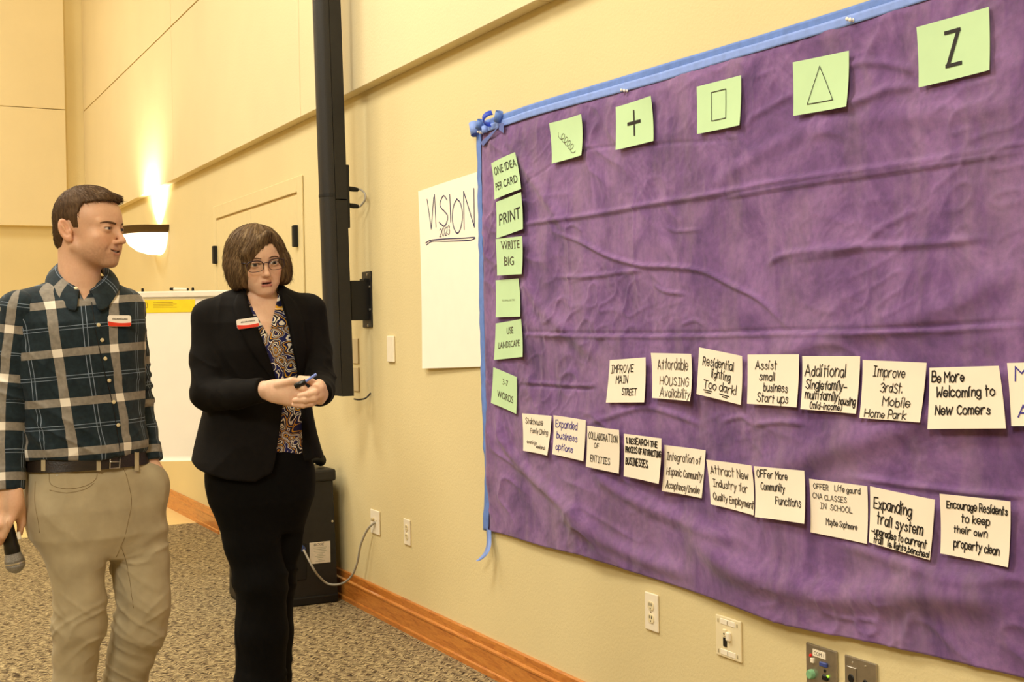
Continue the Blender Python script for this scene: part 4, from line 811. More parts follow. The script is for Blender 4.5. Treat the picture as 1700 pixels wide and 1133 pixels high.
# ------------------------------------------------------------------ heads (head frame: x to the person's left, y forward, z up from eye level)
class Head:
    def __init__(s, c, fwd, pitch, roll, K):
        f = np.array([fwd[0], fwd[1], 0.0]); f /= np.linalg.norm(f); l = np.array([-f[1], f[0], 0.0]); u = np.array([0, 0, 1.0])
        f2 = math.cos(pitch)*f+math.sin(pitch)*u; u2 = -math.sin(pitch)*f+math.cos(pitch)*u
        l2 = math.cos(roll)*l+math.sin(roll)*u2; u3 = -math.sin(roll)*l+math.cos(roll)*u2
        s.c = np.array(c, float); s.R = np.stack([l2, f2, u3], 1); s.K = K
    def loc(s, P): return (P-s.c)@s.R
    def glo(s, p): return np.asarray(p)@s.R.T+s.c
    def prims(s, p):
        K = s.K; q = p.copy(); q[:, 0] = np.abs(q[:, 0]); w = K.get('w', 1.0); q[:, 0] /= w; m = p.copy(); m[:, 0] /= w; jw = K.get('jaw', 1.0)
        d = ell(m, (0, -0.001, 0.034), (0.073, 0.086, 0.077))
        d = smin(d, ell(m, (0, 0.020, 0.026), (0.064, 0.073, 0.064)), 0.02)
        d = smin(d, ell(m, (0, 0.028, -0.032), (0.058*jw, 0.057, 0.062)), 0.02)
        d = smin(d, ell(m, (0, 0.030, -0.064), (0.047*jw, 0.046, 0.035)), 0.02)
        d = smin(d, rc(q, (0.051*jw, -0.004, -0.046), (0.020, 0.060, -0.086), 0.014, 0.012), 0.018)
        d = smin(d, ell(m, (0, 0.066, -0.089), (0.021, 0.017, 0.0145)), 0.014)
        d = smin(d, ell(q, (0.039, 0.054, -0.024), (0.023, 0.022, 0.018)), 0.018); d = smin(d, ell(q, (0.034*jw, 0.045, -0.050), (0.021, 0.029, 0.028)), 0.02)
        d = smin(d, rc(q, (0.010, 0.081, 0.0165), (0.045, 0.066, 0.016), 0.0095, 0.008), 0.012)
        d = smin(d, ell(m, (0, 0.0635, -0.063), (0.029, 0.021, 0.026)), 0.014)
        d = smax(d, -ell(q, (0.031, 0.094, -0.001), (0.018, 0.014, 0.0105)), 0.010)
        nt = K.get('nose', 0.100)
        d = smin(d, rc(m, (0, 0.0825, 0.008), (0, nt-0.003, -0.030), 0.0066, 0.0082), 0.010)
        d = smin(d, ell(m, (0, nt-0.002, -0.0335), (0.0100, 0.0095, 0.0080)), 0.005)
        d = smin(d, ell(q, (0.0110, nt-0.014, -0.0365), (0.0064, 0.0092, 0.0060)), 0.005)
        d = smax(d, -ell(q, (0.0062, nt-0.010, -0.0455), (0.0034, 0.0045, 0.004)), 0.003)
        d = smin(d, ell(q, (0.0315, 0.0722, -0.001), (0.0165, 0.0156, 0.0140)), 0.004)
        d = smax(d, -ell(q, (0.0318, 0.0885, -0.0012), (0.0165, 0.0160, K.get('lid', 0.0042))), 0.0015)
        sm = K.get('smile', 0.0); zz = q.copy(); zz[:, 2] -= sm*(q[:, 0]/0.024)**2; op = K.get('open', 0.002)
        if sm or K.get('fold'): d = smax(d, -rc(q, (0.0185, 0.0905, -0.038), (0.0335, 0.0815, -0.058), 0.0008), 0.012)
        ul, ll, lw, ly = K.get('ul', 0.0030), K.get('ll', 0.0040), K.get('lipw', 0.0245), K.get('lipy', 0.0)
        up = smin(rc(zz, (0, 0.0850+ly, -0.0580+op*0.3), (0.012, 0.0830+ly, -0.0575+op*0.3), ul, ul), rc(zz, (0.012, 0.0830+ly, -0.0575+op*0.3), (lw, 0.0735, -0.0610), ul, 0.0012), 0.004)
        lo = smin(rc(zz, (0, 0.0842+ly, -0.0665-op), (0.012, 0.0825+ly, -0.0660-op), ll, ll*.95), rc(zz, (0.012, 0.0825+ly, -0.0660-op), (lw-.001, 0.0735, -0.0620), ll*.95, 0.0012), 0.004)
        s_lip = np.minimum(up, lo); d = smin(d, up, 0.004); d = smin(d, lo, 0.004)
        slit = ell(zz, (0, 0.091, -0.0618-op*0.25), (K.get('slitw', 0.021), 0.016, 0.0004+op)); d = smax(d, -slit, 0.001)
        e = q-np.array([0.0735, K.get('ear_y', -0.018), -0.004]); a = 0.45; e = np.stack([e[:, 0]*math.cos(a)+e[:, 1]*math.sin(a), -e[:, 0]*math.sin(a)+e[:, 1]*math.cos(a), e[:, 2]], -1)
        e[:, 1] += e[:, 2]*0.22; lower = np.clip(-e[:, 2]/0.03, 0, 1)
        ear = ell(e, (0.004, 0, 0), (0.0062, 0.0165, 0.0295)); ear = smin(ear, ell(e, (0.003, 0.004, -0.024), (0.006, 0.009, 0.009)), 0.008)
        ear = smax(ear, -ell(e, (0.0105, 0.002, 0.003), (0.0075, 0.0115, 0.020)), 0.004); ear = smin(ear, rc(e, (0.005, -0.004, 0.012), (0.006, 0.003, -0.010), 0.0032), 0.004)
        ear = smin(ear, ell(e, (0.004, 0.012, -0.004), (0.005, 0.005, 0.006)), 0.004)
        if not K.get('no_ear'): d = smin(d, ear, 0.006)
        return d, s_lip, slit, ear
    def fn(s, P): return s.prims(s.loc(P))[0]
    def tint(s, P, base, lip, beard):
        self_w = s.K.get('w', 1.0); p = s.loc(P); d, l, sl, ear = s.prims(p); C = np.ones((len(P), 3))*np.array(base); C *= (1+0.05*vn(p[:, 0]*60, p[:, 1]*60, p[:, 2]*60, 3))[:, None]
        def mixc(C, m, c): return C*(1-m[:, None])+np.array(c)*m[:, None]
        near = np.linalg.norm(p, axis=1) < 0.17; g = lambda v, w: np.clip(1-v/w, 0, 1)
        red = np.array(base)*np.array([1.0, 0.78, 0.72]); q = p.copy(); q[:, 0] = np.abs(q[:, 0])
        C = mixc(C, 0.5*np.exp(-(np.linalg.norm(q-np.array([0.04, 0.07, -0.03]), axis=1)/0.022)**2), red); C = mixc(C, 0.45*np.exp(-(np.linalg.norm(q-np.array([0, 0.1, -0.034]), axis=1)/0.016)**2), red)
        C = mixc(C, 0.45*g(np.maximum(ear, 0), 0.004)*near, red); lid = ell(q*np.array([1/self_w, 1, 1]), (0.0318, 0.0885, -0.0012), (0.0165, 0.0160, s.K.get('lid', 0.0042))); C = mixc(C, near*(p[:, 1] > .06)*np.clip(1.25-np.abs(lid)/0.0020, 0, 1)*np.where(p[:, 2] > -.0008, 0.85, 0.25), (0.06, 0.035, 0.025)); C = mixc(C, 0.30*near*np.exp(-((q[:, 0]-.031)/.018)**2-((p[:, 2]-.002)/.011)**2)*(p[:, 1] > .06), np.array(base)*np.array([.55, .45, .42]))  # last mix paints soft shade into the skin colour of the eye sockets
        if beard:
            m = np.clip((-0.036-p[:, 2])/0.02, 0, 1)*np.clip((p[:, 1]+0.005)/0.03, 0, 1)*near*np.clip((0.115+p[:, 2])/0.02, 0, 1)*(0.75+0.25*vn(p[:, 0]*300, p[:, 1]*300, p[:, 2]*300, 8))
            C = mixc(C, 0.58*np.clip(m, 0, 1), np.array(base)*np.array([0.50, 0.46, 0.42]))
        C = mixc(C, g(np.maximum(l, 0), 0.0013)*near, lip); C = mixc(C, np.clip((0.0012-sl)/0.0015, 0, 1)*near*(p[:, 1] < 0.086), (0.06, 0.02, 0.02))
        return C
    def eyes(s, parent, gaze, iris):
        for sx in (1, -1):
            me = bpy.data.meshes.new('eye'); bm = bmesh.new(); bmesh.ops.create_uvsphere(bm, u_segments=20, v_segments=14, radius=0.0132); bm.to_mesh(me); bm.free()
            V = np.array([v.co[:] for v in me.vertices]); g = np.array(gaze, float); g /= np.linalg.norm(g); a = (V@g)/0.0132
            C = np.where((a > 0.965)[:, None], np.array([[0.01, 0.008, 0.008]]), np.where((a > 0.86)[:, None], np.array([iris]), np.array([[0.72, 0.66, 0.60]])))
            at = me.color_attributes.new('tint', 'FLOAT_COLOR', 'POINT'); at.data.foreach_set('color', np.concatenate([C, np.ones((len(V), 1))], 1).astype(np.float32).ravel())
            P = s.glo(V+np.array([sx*0.0315*s.K.get('w', 1.0), 0.0728, -0.001])); me.vertices.foreach_set('co', P.astype(np.float32).ravel()); me.materials.append(M['eye']); me.polygons.foreach_set('use_smooth', [True]*len(me.polygons)); me.update()
            link('eye', me, parent)
    def brows(s, parent, pts, mat, r=0.0036):
        for sx in (1, -1):
            Q = catmull(np.array([(sx*a*s.K.get('w', 1.0), 0, c) for a, c in pts]), 5); ys = np.linspace(.125, .03, 96); P = []
            for q in Q: L = np.stack([0*ys+q[0], ys, 0*ys+q[2]], -1); P.append(L[np.argmax(s.prims(L)[0] < 0)])
            P = np.array(P); P[:, 1] -= r*0.35; k = len(P)
            rr = np.array([r*(0.55+0.55*math.sin(math.pi*min(1, 0.25+0.75*i/(k-1)))) for i in range(k)]); MB().tube(s.glo(P), rr, 8).build('eyebrow', mat, parent, True)
def strands(parent, name, mat, roots, nrm, flow, length, rad, seed, seg=5, lift=0.0006, curv=4.5):
    """many fine locks lying along the flow over a base surface, one part"""
    r = np.random.default_rng(seed); m = MB()
    for p, n, f in zip(roots, nrm, flow):
        L = length*(0.7+0.6*r.random()); f = f/(np.linalg.norm(f)+1e-9); f = f-n*(f@n); f /= np.linalg.norm(f)+1e-9; f = f+r.normal(0, 0.07, 3); f = f-n*(f@n); f /= np.linalg.norm(f)+1e-9
        pts = [p+f*L*t+n*(lift*math.sin(math.pi*min(1, t*1.1))+lift*0.4)-n*(L*L*t*t*curv) for t in np.linspace(0, 1, seg)]
        m.tube(pts, np.linspace(rad, rad*0.25, seg), 4, False)
    o = m.build(name, mat, parent, True); n = len(o.data.vertices); a = o.data.attributes.new('weave', 'FLOAT_VECTOR', 'POINT')
    per = seg*4; w = np.repeat(r.random((n//per, 3)), per, 0); a.data.foreach_set('vector', w.astype(np.float32).ravel()); o['kind'] = 'stuff'; return o
def badge(parent, fr, fn, px, py, w, h, roll, off=0.006):
    P = fr.hit(fn, px, py); q, n = snap(fn, P); n = n[0]; n = n*0.6+0.4*(fr.cam()-P)/np.linalg.norm(fr.cam()-P); n /= np.linalg.norm(n); x = np.cross(np.array([0, 0, 1.0]), n); x /= np.linalg.norm(x); y = np.cross(n, x)
    x, y = math.cos(roll)*x+math.sin(roll)*y, -math.sin(roll)*x+math.cos(roll)*y; c = q[0]+n*off; rnd = 0.006
    poly = [(sx*(w/2-rnd)+rnd*math.cos(t+a), sy*(h/2-rnd)+rnd*math.sin(t+a)) for sx, sy, a in ((1, 1, 0), (-1, 1, math.pi/2), (-1, -1, math.pi), (1, -1, 1.5*math.pi)) for t in np.linspace(0, math.pi/2, 5)]
    b = MB().prism(poly, -0.0015, 0.0015, lambda u, v, e: tuple(c+x*u+y*v+n*e)).build('name_badge', M['badge_w'], parent)
    b['label'] = 'white name badge with a red lower edge'
    sw = [(u, min(v, -h*0.14+(-0.10*h)*math.sin((u/w+0.5)*math.pi)*1.0+0.16*h*(0.5-u/w)*0.6)) for u, v in [(w/2*0.985*t, h/2) for t in np.linspace(-1, 1, 14)]]
    bot = [(u*0.985, v) for u, v in poly if v < -h*0.2]; bot = sorted(bot); MB().prism([(u, v) for u, v in sw]+[(u, v*0.985) for u, v in bot[::-1]], 0.0016, 0.0022, lambda u, v, e: tuple(c+x*u+y*v+n*e)).build('red_swoosh', M['red'], b)
    sh = []; r = np.random.default_rng(int(px))
    for i in range(11): u = -w*0.3+w*0.6*i/10; sh.append(ribbon(np.array([(u, h*0.14), (u+w*0.03, h*0.14+h*(0.05+0.06*r.random()))]), w*0.022)); sh.append(ribbon(np.array([(u, h*0.13), (u+w*0.04, h*0.13+h*0.02)]), w*0.02))
    vs, fs = [], []
    for V2, F2 in sh: k = len(vs); vs += [tuple(c+x*a+y*bb+n*0.0021) for a, bb in V2]; fs += [tuple(i+k for i in f) for f in F2]
    link('badge_print', to_mesh('badge_print', vs, fs, M['ink_t']), b); return b
def drape(fr, fn, pts, r, name, mat, parent, lift=0.0005, k=4, flat=1.0):   # a seam or trim laid on a garment
    P = np.array([fr.hit(fn, a, b) for a, b in pts]); P = catmull(P, k); P, n = snap(fn, P, 6); return MB().tube(P+n*lift, r, 6, True, flat).build(name, mat, parent, True)
# ------------------------------------------------------------------ the man in the plaid shirt
D2 = math.radians
fm = Frame(150, 3.4); j = fm.j; zp = lambda py, px=135: j(px, py)[2]
man = empty('person', fm.o, 'man in dark plaid shirt and khaki trousers holding a microphone', 'person', None, -YAW)
def rows_px(fr, tab): return [(fr.j(cx, py)[2], fr.j(cx, py)[0], dz, rx, ry, D2(tn)) for py, cx, dz, rx, ry, tn in tab]
m_rows = rows_px(fm, [(460, 131, .03, .056, .046, 27), (474, 130, .022, .092, .058, 27), (486, 128, .014, .132, .070, 28), (502, 126, .004, .164, .090, 29), (535, 125, 0, .180, .114, 30), (585, 127, 0, .177, .124, 31), (640, 131, 0, .168, .123, 34),
                      (690, 135, 0, .164, .122, 37), (725, 138, 0, .165, .124, 39), (748, 139, 0, .166, .123, 40), (770, 140, 0, .158, .116, 40)])
p_rows = rows_px(fm, [(756, 141, 0, .150, .112, 40), (775, 143, 0, .158, .116, 40), (800, 147, 0, .168, .122, 40), (840, 152, 0, .176, .127, 40), (885, 157, 0, .165, .122, 40), (925, 160, 0, .11, .09, 40)])
armR = [j(33, 518, -.095), j(24, 590, -.10), j(16, 665, -.11), j(13, 740, -.13), j(14, 815, -.15)]; armRr = [.0545, .0535, .0490, .043, .0365]
armL = [j(206, 511, .095), j(214, 590, .11), j(224, 668, .115), j(236, 715, .105), j(246, 768, .085)]; armLr = [.0515, .050, .0465, .041, .036]
legR = [j(108, 850, -.065), j(128, 930, -.07), j(133, 1000, -.075), j(131, 1040, -.075), j(123, 1090, -.06), j(122, 1133, -.055), j(122, 1250, -.05), j(121, 1385, -.05)]; legRr = [.088, .0725, .0585, .0595, .0535, .0530, .050, .047]
legL = [j(214, 850, .06), j(231, 930, .05), j(241, 1000, .04), j(231, 1048, .04), j(217, 1092, .06), j(208, 1133, .08), j(190, 1250, .13), j(182, 1372, .16)]; legLr = [.092, .0755, .0640, .0635, .0565, .0545, .050, .047]
hd = Head(j(145.5, 382, 0.0), (math.cos(D2(14)), -math.sin(D2(14))), 0.0, 0.0, dict(w=1.0, jaw=1.03, smile=0.0072, open=0.0020, lid=0.0033, ear_y=-0.020, nose=0.1055, slitw=0.0285, lipw=0.031, ul=.0026, ll=.0036))
neckA, neckB = hd.glo(np.array([0, -0.030, -0.045])), j(134, 498, 0.01)
hand = dict(palm=[j(15, 812, -.15), j(14, 832, -.155), j(10, 848, -.158)],
            idx=[j(24, 846, -.162), j(16, 868, -.182), j(5, 890, -.178), j(0, 902, -.155)], mid=[j(10, 850, -.165), j(0, 872, -.185), j(-10, 890, -.178), j(-10, 902, -.155)],
            rng_=[j(-2, 848, -.163), j(-13, 868, -.18), j(-20, 884, -.17), j(-18, 895, -.15)], pky=[j(-12, 842, -.158), j(-23, 860, -.172), j(-28, 874, -.16), j(-25, 884, -.145)],
            thb=[j(29, 826, -.145), j(35, 848, -.140), j(36, 868, -.135), j(33.5, 885, -.133)])
def man_hand(P):
    d = chain(P, [j(14, 795, -.147)]+hand['palm'], [.030, .031, .036, .036], .015, ((0.3, 1, 0), 0.62))
    d = smin(d, rc(P, j(24, 838, -.158), j(-9, 838, -.156), .0185, .017), .012)
    for k, r in (('idx', (.0125, .0105, .0095, .008)), ('mid', (.0125, .0108, .0095, .008)), ('rng_', (.012, .010, .009, .008)), ('pky', (.0105, .009, .008, .007)), ('thb', (.0165, .0130, .0115, .0090))): d = smin(d, chain(P, hand[k], r, .004), .006)
    return d
def man_body(P):
    d = hd.fn(P); d = smin(d, rc(P, neckA, neckB, .0515, .057), .022)
    d = smin(d, loft(P, m_rows)[0]+.014, .02)
    for a, r in ((armR, armRr), (armL, armLr)): d = smin(d, chain(P, a, [q-.010 for q in r], .01), .01)
    d = smin(d, loft(P, p_rows)[0]+.012, .02)
    for a, r in ((legR, legRr), (legL, legLr)): d = smin(d, chain(P, a, [q-.014 for q in r], .01), .02)
    d = smin(d, man_hand(P), .008); return smin(d, chain(P, [armL[-1], j(254, 790, .07), j(258, 815, .06)], [.028, .032, .02], .01), .01)
HZ = zp(506); WZ = zp(795)
boxH = lambda P: np.maximum(HZ-P[:, 2], 0*P[:, 0]-1)
def coarse(P): d = man_body(P); return np.maximum(np.maximum(d, P[:, 2]-HZ-.004), -np.maximum(np.maximum(P[:, 0]-j(45, 800)[0], P[:, 2]-WZ-0.002), zp(930)-P[:, 2]))
parts = [nets(man_body, [hd.c[0]-.17, -.16, HZ], [hd.c[0]+.15, .16, hd.c[2]+.13], .0023), soften(*nets(man_body, [-.36, -.27, zp(925)], [j(45, 800)[0], -.06, WZ], .0020), 4), nets(coarse, [-.42, -.32, 0.0], [.36, .38, HZ+.02], .009)]
V, F = join(parts); SK = (0.72, 0.43, 0.28)
col = hd.tint(V, SK, (0.46, 0.17, 0.12), True); link('body', mesh_np('body', V, F, M['skin'], col), man)
hd.eyes(man, (0.05, 1, -0.02), (0.035, 0.025, 0.018)); hd.brows(man, [(0.012, 0.0125), (0.027, 0.0150), (0.042, 0.0155), (0.053, 0.0125)], M['brow'], 0.0030)
Vt = hd.glo(np.array([[x, 0.0812-0.5*x*x/0.034, -0.0612+0.0072*(x/0.024)**2+dz] for dz in (0.0035, -0.0020) for x in np.linspace(-0.025, 0.025, 11)])); mb = MB(); mb.add(Vt, [(i, i+1, 12+i, 11+i) for i in range(10)]); mb.build('teeth', M['teeth'], man, True)
# hair: short brown cap with fine strands
def hair_fn(p):
    y = p[:, 1]; zm = np.interp(y, [-.2, -.052, -.044, -.036, -.006, .002, .016, .023, .034, .06, .1, .2], [-.062, -.056, -.03, .018, .024, .000, .000, .052, .066, .072, .077, .077])
    d = ell(p, (0, -0.002, .036), (.0785, .0905, .0840)); d = smin(d, ell(p, (0, .022, .043), (.067, .080, .0660)), .02); d = smin(d, ell(p, (0, -.046, -.018), (.056, .044, .054)), .02)
    d = smin(d, rc(p, (-.02, .070, .086), (.022, .084, .082), .011, .008), .014)
    az = np.arctan2(p[:, 0], p[:, 1]+.045); d = d-.0010*vn(az*34, np.linalg.norm(p, axis=1)*45, 0, 7)-.0012*vn(p[:, 0]*70, p[:, 1]*40, p[:, 2]*60, 4)
    return smax(d, zm+.004*vn(y*200, p[:, 0]*200, 0, 3)-p[:, 2], .003)
M['hair_m'] = hair_mat('short_brown_hair', '3E2D1F', '523C27', '664E34')
V, F = nets(hair_fn, [-.1, -.125, -.08], [.1, .125, .14], .0024)
az = np.arctan2(V[:, 0], V[:, 1]+.045); wv = np.stack([az*.1, np.linalg.norm(V-np.array([0, -.045, .12]), axis=1), 0*az], -1)
hr = link('hair', mesh_np('hair', hd.glo(V), F, M['hair_m'], None, wv), man)
r_ = np.random.default_rng(3); sel = r_.choice(len(V), 5200, replace=False); Pn, nn = snap(hair_fn, V[sel], 2); crown = np.array([0, -.045, .118]); fl_ = Pn-crown+np.array([0, .03, 0])*np.clip(Pn[:, 2:3]/.08, 0, 1); fl_[:, 2] -= .02
ok = Pn[:, 2] > np.interp(Pn[:, 1], [-.2, -.05, -.03, .1], [-.05, -.04, .03, .03]); strands(man, 'hair_strands', M['hair_m'], hd.glo(Pn[ok]), nn[ok]@hd.R.T, fl_[ok]@hd.R.T, .011, .00042, 5)
# shirt
def polydist(P, pts):
    best = np.full(len(P), 9.0); tt = np.zeros(len(P)); acc = 0; ax = np.zeros((len(P), 3))
    for a, b in zip(pts[:-1], pts[1:]):
        ab = b-a; L = np.linalg.norm(ab); t = np.clip((P-a)@ab/L**2, -0.3 if acc == 0 else 0, 1); q = P-a-t[:, None]*ab; d = np.linalg.norm(q, axis=1); m = d < best
        best = np.where(m, d, best); tt = np.where(m, acc+t*L, tt); ax = np.where(m[:, None], q, ax); acc += L
    return best, tt, ax
hemz = zp(757); ccR = armR[-1]+(armR[-1]-armR[-2])/np.linalg.norm(armR[-1]-armR[-2])*0.0
def cut_end(P, pts, extra=0.0): dv = (pts[-1]-pts[-2])/np.linalg.norm(pts[-1]-pts[-2]); return (P-pts[-1])@dv-extra
def folds(P, seed, fx, fz, amp, tw=0.35):
    w = vn(P[:, 0]*6, P[:, 1]*6, P[:, 2]*5, seed+1); r = 1-np.abs(vn(P[:, 0]*fx+w*0.8, P[:, 1]*fx, (P[:, 2]+tw*P[:, 0])*fz+w, seed)); return amp*1.3*r**3
def sleeve(P, pts, rr, sd):
    d = chain(P, pts, rr, .012); _, t, _ = polydist(P, pts); L = sum(np.linalg.norm(b-a) for a, b in zip(pts[:-1], pts[1:]))
    el = np.exp(-((t/L-0.52)/0.16)**2); d = d-folds(P, sd, 8, 30, .0048, 0.5)*(0.3+el)-.0025*vn(P[:, 0]*16, P[:, 1]*16, P[:, 2]*9, sd+3)
    d = d-.003*np.clip((t/L-0.875)/0.01, 0, 1); return smax(d, cut_end(P, pts, -.002), .003)
def torso_m(P):
    d, u, v, rx, ry = loft(P, m_rows); z = P[:, 2]; lo = np.clip((zp(620)-z)/.2, 0, 1)
    d = d-folds(P, 21, 6, 16, .006, 0.7)*(0.4+lo)-folds(P, 28, 14, 20, .0025, 1.1)-.0025*vn(P[:, 0]*22, P[:, 1]*22, z*14, 36)-folds(P, 24, 10, 26, .0025, -0.6)*lo-.004*vn(P[:, 0]*7, P[:, 1]*7, z*6, 31)-.006*np.exp(-((z-zp(738))/.022)**2)*(0.6+0.6*vn(P[:, 0]*14, P[:, 1]*14, z*4, 33))
    ph = np.arctan2(u/rx, -v/ry); d = d-.0018*np.clip(1-np.abs(ph*.13+.004)/.017, 0, 1)**0.3*(z < zp(500))
    d = smin(d, rc(P, j(104, 497, -.02), j(30, 517, -.094), .044, .0545), .03); d = smin(d, rc(P, j(162, 494, .05), j(208, 511, .096), .042, .0515), .03)
    d = smax(d, hemz-.004*np.sin(P[:, 0]*30)-z, .006); vm = np.abs(P[:, 0]-np.interp(P[:, 2], [zp(501), zp(470)], [j(152.5, 500)[0], j(147, 470)[0]]))-np.interp(P[:, 2], [zp(502), zp(480), zp(455)], [0, .017, .040]); return smax(d, -np.maximum(np.maximum(vm, P[:, 1]-.03), zp(502)-P[:, 2]), .002)
def shirt_fn(P): return np.minimum(np.minimum(torso_m(P), sleeve(P, armR, armRr, 41)), sleeve(P, armL, armLr, 47))
V, F = nets(torso_m, [-.26, -.27, hemz-.02], [.24, .24, zp(446)], .0036); dt, u, v, rx, ry = loft(V, m_rows); ph = np.arctan2(u/rx, -v/ry); s_ = ph*0.5*(rx+ry)*1.04
sl = np.interp(V[:, 2], [zp(740), zp(500)], [.03, .11]); wvx = s_+.064; wvy = V[:, 2]-zp(585)-sl*(V[:, 0]-j(130, 585)[0])
sh_o = link('shirt', mesh_np('shirt', V, F, M['plaid'], None, np.stack([wvx, wvy, 0*wvx], -1)), man); sh_o['label'] = 'dark navy plaid shirt with grey and white bands'
for pts, rr, b0, sd in ((armR, armRr, 547, 41), (armL, armLr, 526, 47)):
    fn = lambda P: sleeve(P, pts, rr, sd)-.0012
    lo_, hi_ = np.min(pts, 0)-.09, np.max(pts, 0)+.09; V, F = nets(fn, lo_, hi_, .0034); dd, t, q = polydist(V, pts)
    link('sleeve', mesh_np('sleeve', V, F, M['plaid'], None, np.stack([np.arctan2(q[:, 0], -q[:, 1])*.048, t-(pts[0][2]-zp(b0)), 0*t], -1)), sh_o)
# collar leaves
def collar(name, c0, turn, rad, prof, gap, parent, mat, uvf):
    """prof(phi) -> list of (radius, z) from inner top over the fold to the leaf edge; phi 0 at the front"""
    ph = np.linspace(gap, 2*math.pi-gap, 60); vs = []; wv = []; k = None
    for a in ph:
        pr = prof(a); k = len(pr); dx, dy = math.sin(a+turn), -math.cos(a+turn)
        for i, (r, z) in enumerate(pr): vs.append((c0[0]+dx*r*rad[0], c0[1]+dy*r*rad[1], z)); wv.append((a*.07, i*.015+.03, 0))
    f = [(i*k+q, (i+1)*k+q, (i+1)*k+q+1, i*k+q+1) for i in range(len(ph)-1) for q in range(k-1)]
    me = to_mesh(name, vs, f, mat, True); at = me.attributes.new('weave', 'FLOAT_VECTOR', 'POINT'); at.data.foreach_set('vector', np.array(wv, np.float32).ravel()); o = link(name, me, parent)
    sm = o.modifiers.new('cloth', 'SOLIDIFY'); sm.thickness = 0.0022; sm.offset = 0; o.modifiers.new('soft', 'SUBSURF').render_levels = 1; return o
cz = lambda a: 0.5-0.5*math.cos(a)                               # 0 front .. 1 back
def prof_m(a):
    b = cz(a)**0.62; zt_ = zp(486)*(1-b)+zp(424)*b; leaf = 0.034+0.016*(1-b)**2; pt = math.exp(-((min(a, 2*math.pi-a)-0.40)/0.26)**2)*0.018
    fr_ = 1+0.24*(1-b)**3
    return [(0.060, zt_-0.030), (0.0605, zt_-0.004), (0.064, zt_+0.001), (0.069+0.004*(1-b), zt_-0.005), (0.079*fr_+0.006+0.008*(1-b), zt_-leaf*0.55), (0.086*fr_+0.022*(1-b), zt_-leaf-pt)]
collar('collar', (j(134, 470)[0], 0.012), D2(24), (1.0, 1.0), prof_m, 0.20, sh_o, M['plaid'], None)
for a, b in ((126.5, 488.5), (163, 540), (169, 565), (174, 596), (180, 632), (188, 668), (195, 706)):
    P = fm.hit(shirt_fn, a, b); q, n = snap(shirt_fn, P, 6); n = n[0]; x = np.cross(n, [0, 0, 1.]); x /= np.linalg.norm(x); y = np.cross(x, n); off = 0.020 if b < 495 else 0.0012; mb = MB()
    for k, (r, h) in enumerate(((0.0052, 0), (0.0052, .0014), (0.0038, .0020), (0.0, .0016))): mb.v += [tuple(q[0]+n*(off+h)+r*(x*math.cos(t)+y*math.sin(t))) for t in np.linspace(0, 2*math.pi, 12, endpoint=False)]
    mb.f = [(k*12+i, k*12+(i+1) % 12, k*12+12+(i+1) % 12, k*12+12+i) for k in range(3) for i in range(12)]; mb.build('button', M['button'], sh_o, True)
drape(fm, shirt_fn, [(152, 503), (157, 540), (163, 570), (171, 610), (181, 650), (190, 690), (196, 730), (198, 752)], .0012, 'placket_edge', M['black'], sh_o, .0004)
# trousers, belt
def pants_fn(P):
    d = loft(P, p_rows)[0]; d = smin(d, smin(chain(P, legR, legRr, .012), chain(P, legL, legLr, .012), .010), .028)
    d = smax(d, -rc(P, j(181, 935, -.2), j(181, 935, .2), .0015), .02)
    d = smin(d, ell(P, j(255, 806, .05), (.040, .050, .055)), .035)
    z = P[:, 2]; kn = np.exp(-((z-zp(1030))/.085)**2); cr = np.exp(-((z-zp(900))/.12)**2); sh = np.clip((zp(1050)-z)/.1, 0, 1)
    co = j(186, 925); rr_ = np.hypot(P[:, 0]-co[0], z-co[2]); th = np.arctan2(z-co[2], P[:, 0]-co[0]); mk_ = lambda s_: np.clip(vn(P[:, 0]*8, P[:, 1]*8, z*8, s_)*1.6+.45, 0, 1)
    rad = (1-np.abs(vn(th*4.2+.4*vn(P[:, 0]*9, z*9, 0, 62), rr_*5, P[:, 1]*3, 63)))**3*np.exp(-((rr_-.14)/.10)**2)
    d = d-.0085*rad*mk_(74)-folds(P, 61, 9, 26, .0062, 0.9)*kn*mk_(75)-folds(P, 66, 10, 34, .0045, -0.7)*kn*mk_(76)-folds(P, 67, 16, 9, .0026, 0.3)*mk_(77)-.0032*vn(P[:, 0]*11, P[:, 1]*11, z*8, 70)-.0016*vn(P[:, 0]*26, P[:, 1]*26, z*20, 71)-folds(P, 73, 8, 26, .0042, 0.8)*sh*mk_(78)
    d = smax(d, z-zp(757), .004); return smax(d, 0.035-z, .01)
V, F = nets(pants_fn, [-.30, -.26, 0.0], [.26, .30, zp(745)], .0042); pn = link('trousers', mesh_np('trousers', V, F, M['khaki']), man); pn['label'] = 'khaki twill trousers with creased knees'
def loft_ring(rows, z0, z1, inf, th, n=72, slope=0.0):
    R = np.array(sorted(rows)); vs = []
    for z, e in ((z0, inf), (z0, inf+th), (z1, inf+th), (z1, inf)):
        cx, cy, rx, ry, tn = (np.interp(z, R[:, 0], R[:, i]) for i in range(1, 6))
        for t in np.linspace(0, 2*math.pi, n, endpoint=False):
            a, b = math.cos(t), math.sin(t); u = np.sign(a)*abs(a)**(2/2.3)*(rx+e); v = np.sign(b)*abs(b)**(2/2.3)*(ry+e); vs.append((cx+u*math.cos(tn)-v*math.sin(tn), cy+u*math.sin(tn)+v*math.cos(tn), z+slope*(u*math.cos(tn))))
    return MB().add(vs, [(k*n+i, k*n+(i+1) % n, ((k+1) % 4)*n+(i+1) % n, ((k+1) % 4)*n+i) for k in range(4) for i in range(n)])
bl = loft_ring(p_rows, zp(774), zp(754), .006, .004).build('belt', M['leather'], man, smooth='auto')
